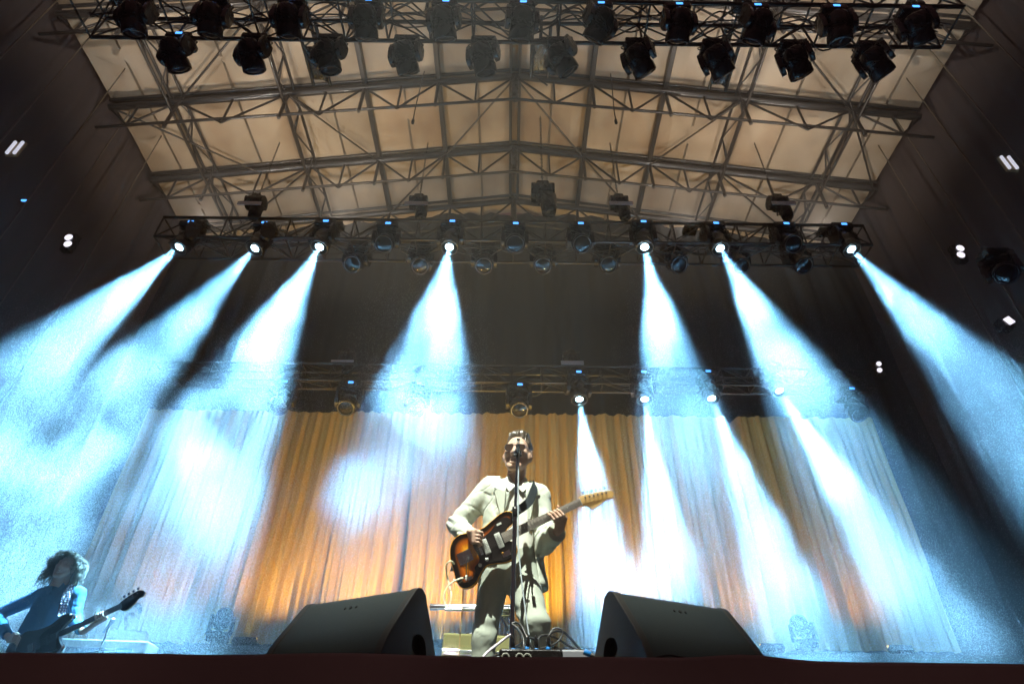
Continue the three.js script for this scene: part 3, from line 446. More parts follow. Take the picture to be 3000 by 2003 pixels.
// one continuous body: coarse trunk and limbs, finer head and hands run into it
function makeBody(J, opt) {
  const t = limbs([[J.neck, J.skull, .056, .058], [J.Rs, J.Ls, .03, .03], [V(J.chest.x - .06, J.chest.y, J.chest.z), V(J.pelvis.x - .06, J.pelvis.y + .05, J.pelvis.z), .09, .085], [V(J.chest.x + .06, J.chest.y, J.chest.z), V(J.pelvis.x + .06, J.pelvis.y + .05, J.pelvis.z), .09, .085],
    [J.Rs, J.Re, .045, .036], [J.Re, J.Rw, .036, .026], [J.Ls, J.Le, .045, .036], [J.Le, J.Lw, .036, .026], [J.Rh, J.Rk, .075, .05], [J.Rk, J.Ra, .048, .034], [J.Lh, J.Lk, .075, .05], [J.Lk, J.La, .048, .034]], .035);
  const all = Object.values(J), lo = all[0].clone(), hi = all[0].clone(); all.forEach((p) => { lo.min(p); hi.max(p); });
  const g = [skin3(t, lo.subScalar(.13), hi.addScalar(.13), .016)], qH = opt.headQ, sH = opt.headS ?? 1;
  g.push(turned(skin3(headField(opt.open ?? 0), V(-.1, -.2, -.12), V(.1, .13, .135), .0036), opt.headC, qH, sH));
  for (const h of opt.hands) { const f = limbs(h, .009), l = h[0][0].clone(), m = l.clone(); h.forEach(([a, b]) => { l.min(a).min(b); m.max(a).max(b); }); g.push(skin3(f, l.subScalar(.035), m.addScalar(.035), .0034)); }
  return merge(g);
}
// a hand: wrist, knuckle centre, across-the-palm direction, and for each finger two bends and a tip
const hand = (w, kn, across, tips, thumb) => { const l = []; tips.forEach((t, i) => { const k = kn.clone().addScaledVector(across, (1.5 - i) * .0195), r = [.0092, .0096, .009, .0078][i]; l.push([w.clone().addScaledVector(across, (1.5 - i) * .009), k, .017, .0125, .014], [k, t[0], r * 1.12, r, .004], [t[0], t[1], r, r * .93, .003], [t[1], t[2], r * .93, r * .8, .003]); }); l.push([w, thumb[0], .019, .015, .014], [thumb[0], thumb[1], .0125, .0105, .006], [thumb[1], thumb[2], .0105, .0088, .004]); return l; };
const skinM = P([.56, .36, .26], { roughness: .5, specularIntensity: .5, bumpMap: speckT, bumpScale: .0004 });
const clothM = (c, o = {}) => P(c, { roughness: .85, sheen: .3, sheenColor: new THREE.Color(.4, .4, .38), bumpMap: weaveT, bumpScale: .0006, ...o });
const crease = (x, y, z) => { const m = Math.max(0, noise(x * 5 + 7, y * 5, z * 5) + .1) * 2.2, a = 1 - 9 * Math.abs(noise(x * 8 + y * 7, y * 4 - x * 3, z * 7)), b = 1 - 8 * Math.abs(noise(x * 9 - y * 12, y * 6 + x * 4, z * 8 + 3)); return m * ((a > 0 ? a : 0) + .7 * (b > 0 ? b : 0)); };
const rip = (x, y, z, s, k = 1) => s * (.7 * noise(x * 13, y * 7 * k, z * 13) + .4 * noise(x * 21 + y * 14, y * 19, z * 20) - .55 * crease(x, y, z));
// short strokes of hair: ribbons as thin tubes along a path
const strands = (list, r, n = 10) => merge(list.map((p) => tube(p, r, n, 4)));

// ----- guitars: u along the neck from the bridge, v across, n out of the front -----
const GB = at(1409, 1605, .235), GN = at(1705, 1467, .345);
const frame = (b, n, side) => { const u = n.clone().sub(b).normalize(), w = side.clone().addScaledVector(u, -side.dot(u)).normalize(), v = w.clone().cross(u).normalize(); return new THREE.Matrix4().makeBasis(u, v, w).setPosition(b); };
const GM = frame(GB, GN, V(-.05, -.12, 1)), gp = (u, v, n) => V(u, v, n).applyMatrix4(GM), GU = V(1, 0, 0).transformDirection(GM), GV = V(0, 1, 0).transformDirection(GM), GW = V(0, 0, 1).transformDirection(GM);
{
  const t = thing('electric_guitar', 'sunburst electric guitar with dark pickguard held by the singer', 'guitar', [0, 0, 0]); GM.decompose(t.position, t.quaternion, t.scale);
  const spl = (a, closed = true) => new THREE.Shape(new THREE.CatmullRomCurve3(a.map(([x, y]) => V(x, y, 0)), closed, 'catmullrom', .5).getPoints(120).map((p) => new THREE.Vector2(p.x, p.y)));
  const out = [[-.192, -.05], [-.198, -.115], [-.172, -.162], [-.11, -.165], [-.05, -.122], [-.005, -.1], [.05, -.112], [.11, -.13], [.16, -.122], [.192, -.085], [.185, -.045], [.168, -.026], [.168, .026], [.19, .045], [.236, .062], [.252, .095], [.235, .128], [.185, .138], [.11, .118], [.05, .104], [-.03, .114], [-.10, .124], [-.156, .094], [-.184, .03]];
  const shape = spl(out), poly = shape.getPoints(4), seg = (px, py, a, b) => { const dx = b.x - a.x, dy = b.y - a.y, q = THREE.MathUtils.clamp(((px - a.x) * dx + (py - a.y) * dy) / (dx * dx + dy * dy + 1e-12), 0, 1); return Math.hypot(px - a.x - q * dx, py - a.y - q * dy); };
  const burst = tex(160, (u, v) => { const x = u * .5 - .22, y = v * .5 - .25; let d = 9; for (let i = 0; i < poly.length; i += 2) d = Math.min(d, seg(x, y, poly[i], poly[(i + 2) % poly.length])); const k = THREE.MathUtils.smoothstep(d, .012, .05), j = THREE.MathUtils.smoothstep(d, .045, .1), g = .93 + .1 * noise(u * 60, v * 6, 2); return [(.05 + k * (.7 + .28 * j)) * g, (.025 + k * (.34 + .36 * j)) * g, (.015 + k * (.03 + .08 * j)) * g]; }, true);
  burst.wrapS = burst.wrapT = THREE.ClampToEdgeWrapping; burst.repeat.set(2, 2); burst.offset.set(.44, .5);
  mesh('body', new THREE.ExtrudeGeometry(shape, { depth: .03, bevelEnabled: true, bevelSize: .004, bevelThickness: .006, bevelSegments: 4, curveSegments: 2 }).translate(0, 0, -.046), P([1, 1, 1], { map: burst, roughness: .12, clearcoat: 1, clearcoatRoughness: .05 }), t);
  const ex = (s, d, b = .0006) => new THREE.ExtrudeGeometry(s, { depth: d, bevelEnabled: true, bevelSize: b, bevelThickness: b, bevelSegments: 1 });
  mesh('pickguard', ex(spl([[-.035, .045], [-.03, -.05], [-.075, -.085], [-.06, -.118], [-.01, -.086], [.05, -.098], [.11, -.116], [.158, -.106], [.178, -.078], [.17, -.04], [.158, -.024], [.158, .026], [.19, .055], [.22, .075], [.205, .105], [.15, .105], [.09, .07], [.03, .055]]), .0018).translate(0, 0, -.010), P([.02, .016, .014], { roughness: .1, clearcoat: 1 }), t);
  const white = P([.72, .74, .66], { roughness: .3, clearcoat: .6 });
  for (const u of [.03, .115]) { const p = mesh('pickup', rbox(.036, .092, .012, .006), white, t, [u, -.004, -.002]); for (let k = 0; k < 6; k++) mesh('pole_piece', new THREE.CylinderGeometry(.0022, .0022, .003, 8).rotateX(Math.PI / 2), mat.chrome, p, [0, -.026 + k * .0104, .0065]); }
  const br = mesh('bridge', rbox(.018, .078, .014, .004), mat.chrome, t, [-.005, 0, -.002]); for (let k = 0; k < 6; k++) mesh('saddle', rbox(.014, .008, .006, .002), mat.chrome, br, [0, -.026 + k * .0104, .008]);
  mesh('tailpiece', rbox(.085, .07, .004, .002), mat.chrome, t, [-.105, -.005, -.008]);
  mesh('tremolo_arm', tube([V(-.085, -.01, 0), V(-.092, -.02, .022), V(-.11, -.06, .03), V(-.133, -.115, .026)], .0032, 30, 8), mat.chrome, t); mesh('arm_tip', new THREE.CapsuleGeometry(.0065, .018, 4, 10).rotateZ(-.4), white, t, [-.136, -.122, .026]);
  for (const [u, v] of [[.008, -.072], [-.04, -.084]]) mesh('control_knob', lathe([[0, .016], [.009, .016], [.0105, .004], [.011, 0], [0, 0]], 18).rotateX(Math.PI / 2), white, t, [u, v, -.008]);
  mesh('control_plate', rbox(.05, .03, .002, .001), mat.chrome, t, [.125, -.088, -.007]); mesh('toggle_switch', tube([V(.11, -.082, -.008), V(.108, -.08, .008)], .002, 4, 6), mat.chrome, t); mesh('switch_tip', new THREE.SphereGeometry(.0058, 12, 8), P([.75, .4, .05], { roughness: .3 }), t, [.107, -.079, .011]);
  mesh('slide_switch', rbox(.03, .012, .004, .001), white, t, [.15, .085, -.006]);
  mesh('jack_plate', rbox(.028, .02, .003, .001), mat.chrome, t, [-.12, -.125, -.008]);
  const neck = new THREE.CylinderGeometry(1, 1, 1, 20, 1, false, 0, Math.PI), np = neck.attributes.position; for (let i = 0; i < np.count; i++) { const y = np.getY(i) + .5, w = .0285 - .0075 * y; np.setXYZ(i, .15 + y * .498, -np.getZ(i) * 0 + np.getX(i) * 0 + Math.cos(Math.atan2(np.getX(i), np.getZ(i))) * w * (Math.hypot(np.getX(i), np.getZ(i)) > .5 ? 1 : 0), -Math.abs(np.getX(i)) * .019 - .007); } neck.computeVertexNormals();
  mesh('neck', neck, P([.55, .36, .13], { roughness: .3, clearcoat: .5 }), t);
  const fb = new THREE.Shape(); fb.moveTo(.14, -.0288); fb.lineTo(.648, -.021); fb.lineTo(.648, .021); fb.lineTo(.14, .0288); mesh('fretboard', ex(fb, .006).translate(0, 0, -.007), P([.34, .30, .25], { roughness: .28, clearcoat: .4, bumpMap: wearT, bumpScale: .0006 }), t);
  for (let k = 1; k <= 21; k++) { const u = .648 - .648 * (1 - 2 ** (-k / 12)); mesh('fret', rbox(.0022, .043 + (k / 21) * .012, .0022, .0008, 1), mat.chrome, t, [u, 0, 0]); }
  for (const k of [3, 5, 7, 9, 12, 15, 17, 19]) { const f = (i) => .648 * 2 ** (-i / 12); mesh('fret_marker', new THREE.CylinderGeometry(.0035, .0035, .001, 12).rotateX(Math.PI / 2), white, t, [(f(k) + f(k - 1)) / 2, 0, -.0001]); }
  mesh('nut', rbox(.005, .043, .009, .001), white, t, [.649, 0, -.002]);
  const hs = spl([[.648, -.021], [.645, .021], [.668, .03], [.72, .021], [.80, .004], [.836, -.010], [.848, -.032], [.832, -.054], [.806, -.05], [.778, -.052], [.738, -.062], [.702, -.067], [.688, -.06], [.674, -.034]]);
  mesh('headstock', ex(hs, .012, .0015).translate(0, 0, -.021), P([.66, .40, .13], { roughness: .25, clearcoat: .7 }), t);
  for (let k = 0; k < 6; k++) { const u = .684 + k * .0252, v = .019 - k * .0054; const q = mesh('tuning_peg', lathe([[0, .012], [.0035, .012], [.004, 0], [.006, 0], [.006, -.002], [0, -.002]], 12).rotateX(Math.PI / 2), mat.chrome, t, [u, v - .006, -.006]); mesh('peg_button', rbox(.014, .016, .008, .003), mat.chrome, q, [.002, .032, -.012]); }
  for (let k = 0; k < 6; k++) { const v = (k - 2.5); mesh('string', merge([barGeo(V(-.12, v * .0104, .001), V(-.005, v * .0104, .01), .0008, 5), barGeo(V(-.005, v * .0104, .01), V(.648, v * .0066, .0035), .0008, 5), barGeo(V(.648, v * .0066, .0035), V(.684 + (5 - k) * .0252, .013 - (5 - k) * .0054, .002), .0007, 5)]), mat.chrome, t); }
  // strap from the upper horn over the left shoulder and round the back
  const w = [gp(.245, .11, -.03), V(.115, 1.2, .205), V(.15, 1.3, .165), V(.16, 1.375, .085), V(.14, 1.39, 0), V(.1, 1.3, -.13), V(-.05, 1.05, -.16), V(-.2, .92, -.08), gp(-.2, -.02, -.03)], cv = new THREE.CatmullRomCurve3(w), sp = [], si = [];
  const inv = GM.clone().invert(); for (let i = 0; i <= 60; i++) { const p = cv.getPoint(i / 60), tg = cv.getTangent(i / 60), o = p.clone().sub(V(.03, p.y, -.02)).normalize(), b = tg.clone().cross(o).normalize(); for (const [d, h] of [[-.026, 0], [.026, 0], [.026, .003], [-.026, .003]]) { const q = p.clone().addScaledVector(b, d).addScaledVector(o, h).applyMatrix4(inv); sp.push(q.x, q.y, q.z); } if (i) for (let k = 0; k < 4; k++) { const a = (i - 1) * 4 + k, c = (i - 1) * 4 + (k + 1) % 4; si.push(a, c, a + 4, c, c + 4, a + 4); } }
  const sg = new THREE.BufferGeometry(); sg.setAttribute('position', new THREE.Float32BufferAttribute(sp, 3)); sg.setIndex(si); sg.computeVertexNormals(); mesh('strap', sg, M([.012, .02, .025], { roughness: .6 }), t);
  const cream = M([.72, .74, .52], { roughness: .4 }), z = .235, cp = [[1362, 1683], [1345, 1695], [1316, 1712], [1301, 1742], [1301, 1762], [1309, 1777], [1317, 1769], [1322, 1745], [1316, 1712], [1307, 1672], [1308, 1652], [1320, 1643], [1332, 1645]].map(([X, Y]) => at(X, Y, z)); cp[0].copy(gp(-.155, -.112, .004)); cp[8].z -= .03; cp[9].z -= .03; cp[12].z -= .06;
  tag(mesh('guitar_cable', tube(cp, .0052, 160, 8), cream, null), 'cream coloured guitar cable looping beside the guitar body', 'cable');
  mesh('cable_plug', barGeo(V(-.125, -.108, .004), V(-.158, -.113, .004), .006, 10), mat.black, t);
  tag(mesh('guitar_lead', tube([at(1357, 1722, .1), at(1354, 1790, .1), at(1347, 1870, .12), at(1343, 1945, .14), V(at(1343, 1945, .14).x, 0.01, .16)], .0038, 50, 6), M([.3, .2, .07], { roughness: .5 }), null), 'thin brown cable hanging straight down behind the guitar', 'cable');
}
// ----- the singer -----
{
  const t = thing('person', 'singer in a pale suit and sunglasses playing a sunburst guitar at the microphone', 'person', [0, 0, 0]);
  const J = { neck: V(.04, 1.385, 0), skull: V(.05, 1.52, .04), Rs: V(-.135, 1.378, -.01), Ls: V(.188, 1.318, 0), chest: V(.03, 1.24, .0), pelvis: V(0, .83, .0), Re: V(-.338, 1.135, -.02), Rw: V(-.222, .965, .2), Le: V(.218, .99, .09), Lw: V(.292, 1.0, .285), Rh: V(-.09, .8, 0), Rk: V(-.138, .45, .05), Ra: V(-.145, .08, 0), Lh: V(.075, .79, .02), Lk: V(.148, .5, .2), La: V(.2, .08, .06) };
  const HC = V(.05, 1.592, .075), HQ = eul(.06, -.2, -.1), HS = 1.13, hp = (x, y, z) => V(x, y, z).multiplyScalar(HS).applyQuaternion(HQ).add(HC);
  const F = (u, v, n) => gp(u, v, n), kn = F(.495, -.052, .005);                                             // left hand under and round the neck
  const left = hand(J.Lw, kn, GU.clone().multiplyScalar(-1), [0, 1, 2, 3].map((i) => { const u = .495 - (1.5 - i) * .0205, b = .004 * Math.abs(i - 1.4); return [F(u - .006, -.036, .038 - b), F(u - .016, -.004, .036 - b), F(u - .024, .014, .014)]; }), [F(.505, -.045, -.034), F(.515, .0, -.036), F(.513, .036, -.02)]);
  const RK = F(-.012, .066, .05), dn = V(.1, -.97, -.1).normalize();
  const right = hand(J.Rw, RK, dn.clone().multiplyScalar(-1), [0, 1, 2, 3].map((i) => { const b = RK.clone().addScaledVector(dn, -(1.5 - i) * .0195); return [b.clone().add(V(.034 - .002 * i, -.004, .002)), b.clone().add(V(.053 - .004 * i, -.010, -.018)), b.clone().add(V(.036 - .003 * i, -.013, -.032))]; }), [RK.clone().add(V(-.03, .034, -.012)), RK.clone().add(V(.012, .036, .004)), RK.clone().add(V(.048, .026, -.002))]);
  mesh('body', makeBody(J, { headC: HC, headQ: HQ, headS: HS, open: .005, hands: [left, right] }), skinM, t);
  mesh('guitar_pick', new THREE.CylinderGeometry(.012, .012, .001, 3).rotateX(1.2), M([.8, .75, .6]), t, RK.clone().add(V(.052, .016, -.012)).toArray());
  // trousers
  const suit = clothM([.52, .56, .47]), suitShaded = clothM([.34, .375, .31]);  // trousers share the suit cloth, darkened here to put shade into the colour
  const legs = limbs([[V(-.05, .98, 0), V(-.072, .82, 0), .105, .1, .06], [V(.075, .96, .0), V(.075, .8, .015), .105, .103, .06], [J.Rh, J.Rk, .094, .067], [J.Rk, V(-.14, .1, -.005), .065, .075], [J.Lh, J.Lk, .106, .08], [J.Lk, V(.2, .1, .055), .077, .078]], .028);
  mesh('trousers', skin3((x, y, z) => smax(Math.max(legs(x, y, z) - rip(x, y, z, .004) - (y < .68 && y > .4 ? .0035 * Math.sin((y + .4 * z) * 75 + 4 * noise(x * 6, y * 3, z * 6)) * Math.max(0, 1 - Math.abs(y - .54) / .14) : 0), y - 1.0), .055 - y, .01), V(-.28, .03, -.2), V(.36, 1.03, .36), .0095), suitShaded, t);
  for (const [a, s] of [[J.Ra, -1], [J.La, 1]]) mesh('shoe', skin3(limbs([[a.clone().setY(.05), V(a.x + s * .03, .04, a.z + .17), .042, .036], [a.clone().setY(.045), V(a.x - s * .005, .035, a.z - .06), .04, .034]], .02), V(a.x - .1, .001, a.z - .12), V(a.x + .12, .12, a.z + .24), .008), P([.05, .03, .02], { roughness: .3, clearcoat: .6 }), t);
  // shirt, then the jacket that opens over it
  const core = [[V(-.04, 1.3, 0), V(-.058, .93, .005), .115, .102, .05], [V(.105, 1.27, 0), V(.068, .93, .005), .115, .105, .05], [V(-.12, 1.375, -.01), V(.03, 1.385, -.005), .062, .07, .05], [V(.175, 1.318, 0), V(.045, 1.38, -.005), .062, .07, .05], [V(.035, 1.36, 0), V(.042, 1.415, .012), .078, .068, .02]];
  const torso = limbs(core, .04);
  mesh('shirt', skin3((x, y, z) => smax(smax(torso(x, y, z) + .004 - rip(x, y, z, .0045), y - 1.425 + .35 * (z - .05), .01), .86 - y, .01), V(-.32, .84, -.2), V(.36, 1.45, .2), .009), clothM([.70, .70, .62]), t);
  const arms = limbs([[J.Rs, J.Re, .078, .064, .05], [J.Re, V(-.238, .985, .165), .064, .054], [J.Ls, J.Le, .078, .068, .05], [J.Le, V(.28, .998, .25), .068, .058]], .03), tail = limbs([[V(-.062, 1.0, 0), V(-.095, .8, -.01), .112, .118, .05], [V(.075, 1.0, 0), V(.115, .75, -.005), .115, .125, .05]], .05);
  const jacket = (x, y, z) => {
    let d = smin(smin(torso(x, y, z) - .016, tail(x, y, z), .05), arms(x, y, z), .035);
    const er = Math.hypot(x - J.Re.x, y - J.Re.y, z - J.Re.z), el = Math.hypot(x - J.Le.x, y - J.Le.y, z - J.Le.z);
    d -= rip(x, y, z, .0085) + .009 * Math.sin((x * .8 + y) * 88 + 5 * noise(x * 8, y * 8, z * 8)) * Math.max(0, 1 - er / .17) + .009 * Math.sin((y - x) * 90 + 5 * noise(x * 8, y * 8, z * 8)) * Math.max(0, 1 - el / .17);
    const c = .036 - .01 * (1.3 - y), w = y > 1.12 ? .018 + .25 * (1.40 - y) : .088 + .12 * (1.12 - y); if (z > .0) d = smax(d, Math.max(w, .03) - Math.abs(x - c - .012), .012);
    d = smax(d, y - 1.43 + .9 * Math.max(0, z + .02) - 4 * Math.max(0, Math.abs(x - .035) - .085), .012);
    // sleeves end at the cuffs
    const cr = (x + .232) * .48 + (y - .978) * -.62 + (z - .178) * .8; if (x < -.13 && z > .06 && y < 1.1) d = smax(d, cr, .006); if (x > .2 && z > .16 && y < 1.12) d = smax(d, (x - .281) * .2 + (y - 1.0) * .05 + (z - .252) * .97, .006);
    return smax(d, .735 + .1 * (x > 0 ? 0 : 1) + .2 * Math.max(0, -x) - y, .01);
  };
  mesh('jacket', skin3(jacket, V(-.46, .70, -.24), V(.36, 1.5, .32), .0072), suit, t);
  // lapels and collars
  const flap = (pts, m, name, bend) => { const s = new THREE.Shape(pts.map(([x, y]) => new THREE.Vector2(x, y))), g = new THREE.ExtrudeGeometry(s, { depth: .005, bevelEnabled: true, bevelSize: .002, bevelThickness: .002, bevelSegments: 2 }); const p = g.attributes.position; for (let i = 0; i < p.count; i++) p.setZ(i, p.getZ(i) + bend(p.getX(i), p.getY(i))); g.computeVertexNormals(); mesh(name, g, m, t); };
  const chestZ = (x, y) => { let z = .24; while (z > -.05 && Math.min(torso(x, y, z) - .02, 1) > 0) z -= .004; return z + .002; };
  flap([[-.02, 1.405], [-.075, 1.395], [-.10, 1.33], [-.082, 1.318], [-.098, 1.30], [-.052, 1.12], [-.042, 1.12], [-.03, 1.30]], suit, 'lapel', chestZ);
  flap([[.10, 1.385], [.145, 1.365], [.162, 1.31], [.145, 1.298], [.16, 1.28], [.125, 1.12], [.112, 1.12], [.105, 1.28]], suit, 'lapel', chestZ);
  const sh = clothM([.72, .72, .64]);
  flap([[.032, 1.345], [-.012, 1.428], [-.038, 1.40], [-.03, 1.335], [-.005, 1.30]], sh, 'shirt_collar', (x, y) => chestZ(x, y) - .008 + Math.max(0, y - 1.36) * .15);
  flap([[.044, 1.345], [.098, 1.42], [.118, 1.385], [.105, 1.325], [.078, 1.30]], sh, 'shirt_collar', (x, y) => chestZ(x, y) - .008 + Math.max(0, y - 1.36) * .15);
  flap([[.148, 1.30], [.19, 1.30], [.188, 1.285], [.15, 1.285]], suit, 'breast_pocket', chestZ);
  { const gs = []; for (const [x, y, z] of [[-.245, .985, .205], [-.25, .993, .195], [-.258, 1.0, .183]]) gs.push(new THREE.SphereGeometry(.006, 8, 6).translate(x - .015, y - .028, z)); mesh('cuff_buttons', merge(gs), M([.25, .2, .12]), t); }
  // hair combed back
  const H = headField(0), hair = skin3((x, y, z) => { const side = Math.abs(x) / .077, top = ell(x, y, z, 0, .036, -.02, .081, .095, .103), quiff = ell(x, y, z, -.002, .113, .008, .056, .032, .052); let d = smin(top, quiff, .03); d -= .0022 * Math.sin((x + .12 * noise(x * 12, z * 3, 1)) * 560 + 3 * noise(z * 14, y * 9, x * 5)) * (y > .04 ? 1 : .4) + .003 * noise(x * 40, y * 22, z * 16); const line = (z - .047 + .42 * (.112 - y) - .012 * (1 - side * side)) * .9; d = smax(d, Math.min(line, .15 * (y - .2) + line), .008); d = smax(d, (z > -.02 ? -.012 - y + side * .0 : -.07 - y + (z + .02) * .4), .008); return smax(d, -ell(Math.abs(x), y, z, .084, -.008, -.01, .012, .035, .024), .004); }, V(-.1, -.1, -.14), V(.1, .16, .12), .0034);
  mesh('hair', turned(hair, HC, HQ, HS), P([.075, .055, .035], { roughness: .32, clearcoat: .5, clearcoatRoughness: .3 }), t);
  // sunglasses and ear piece
  const lensM = P([.05, .03, .02], { roughness: .08, clearcoat: 1 }), rim = mat.chrome;
  const sg = new THREE.Group(); sg.name = 'sunglasses'; t.add(sg); sg.position.copy(HC); sg.quaternion.copy(HQ); sg.scale.setScalar(HS);
  for (const s of [-1, 1]) {
    const o = [[-.024, .014], [0, .018], [.022, .014], [.026, .0], [.02, -.018], [.002, -.025], [-.017, -.02], [-.026, -.002]].map(([x, y]) => new THREE.Vector2(x * s, y)), c = new THREE.CatmullRomCurve3(o.map((p) => V(p.x, p.y, 0)), true), sh2 = new THREE.Shape(c.getPoints(40).map((p) => new THREE.Vector2(p.x, p.y)));
    const L = mesh('lens', new THREE.ExtrudeGeometry(sh2, { depth: .0015, bevelEnabled: true, bevelSize: .0006, bevelThickness: .0006, bevelSegments: 1 }), lensM, sg, [s * .0335, .001, .103]); L.rotation.y = s * .16;
    const R = mesh('rim', new THREE.TubeGeometry(c, 50, .0016, 6, true), rim, sg, [s * .0335, .001, .104]); R.rotation.y = s * .16;
    mesh('temple', tube([V(s * .06, .008, .098), V(s * .074, .01, .06), V(s * .081, .012, .01), V(s * .083, -.004, -.018)], .0017, 20, 6), rim, sg);
  }
  mesh('bridge', tube([V(-.01, .008, .106), V(0, .012, .111), V(.01, .008, .106)], .0015, 8, 6), rim, sg);
  mesh('ear_piece', new THREE.SphereGeometry(.009, 10, 8), M([.2, .15, .1], { roughness: .3 }), t, hp(.084, -.006, -.002).toArray());
}
// a plainer figure for the two players farther back
function player(label, J, o) {
  const t = thing('person', label, 'person', [0, 0, 0]);
  mesh('body', makeBody(J, o), o.skin ?? skinM, t);
  const torso = limbs([[V(J.chest.x - .06, J.chest.y + .04, J.chest.z), V(J.pelvis.x - .06, J.pelvis.y, J.pelvis.z), .118, .118, .05], [V(J.chest.x + .06, J.chest.y + .03, J.chest.z), V(J.pelvis.x + .06, J.pelvis.y, J.pelvis.z), .118, .118, .05], [J.Rs, J.neck, .068, .07, .05], [J.Ls, J.neck, .068, .07, .05], [J.neck, J.neck.clone().lerp(J.skull, .25), .076, .07, .02], [J.Rs, J.Re, .07, .056, .04], [J.Re, J.Re.clone().lerp(J.Rw, .86), .056, .044], [J.Ls, J.Le, .07, .056, .04], [J.Le, J.Le.clone().lerp(J.Lw, .86), .056, .046]], .03);
  const all = [J.Rs, J.Ls, J.Re, J.Le, J.Rw, J.Lw, J.pelvis, J.neck], lo = all[0].clone(), hi = all[0].clone(); all.forEach((p) => { lo.min(p); hi.max(p); });
  const cw = [J.Re.clone().lerp(J.Rw, .84), J.Re.clone().lerp(J.Rw, 1)], cl = [J.Le.clone().lerp(J.Lw, .84), J.Le.clone().lerp(J.Lw, 1)];
  const cut = (x, y, z, [a, b]) => { const dx = b.x - a.x, dy = b.y - a.y, dz = b.z - a.z, l = Math.hypot(dx, dy, dz), q = ((x - a.x) * dx + (y - a.y) * dy + (z - a.z) * dz) / l; return Math.hypot(x - b.x, y - b.y, z - b.z) < .13 ? q : -1; };
  mesh('shirt', skin3((x, y, z) => smax(smax(smax(smax(torso(x, y, z) - rip(x, y, z, .008), cut(x, y, z, cw), .005), cut(x, y, z, cl), .005), y - J.neck.y - .05 + .5 * Math.max(0, z - J.neck.z), .01), J.pelvis.y - .1 - y, .01), lo.clone().subScalar(.16), hi.clone().addScalar(.12), .012), o.shirt, t);
  const legs = limbs([[J.pelvis, J.Rh, .12, .11], [J.pelvis, J.Lh, .12, .11], [J.Rh, J.Rk, .1, .075], [J.Rk, J.Ra, .072, .06], [J.Lh, J.Lk, .1, .075], [J.Lk, J.La, .072, .06]], .03), pl = [J.pelvis, J.Rh, J.Lh, J.Rk, J.Lk, J.Ra, J.La], l2 = pl[0].clone(), h2 = pl[0].clone(); pl.forEach((p) => { l2.min(p); h2.max(p); });
  mesh('trousers', skin3((x, y, z) => smax(Math.max(legs(x, y, z) - rip(x, y, z, .004), y - J.pelvis.y - .06), .05 - y, .01), l2.subScalar(.15), h2.addScalar(.15), .015), o.trousers, t);
  for (const a of [J.Ra, J.La]) mesh('shoe', skin3(limbs([[a.clone().setY(.05), V(a.x, .04, a.z + .16), .045, .036]], .02), V(a.x - .1, .001, a.z - .1), V(a.x + .1, .12, a.z + .23), .012), mat.black, t);
  return t;
}
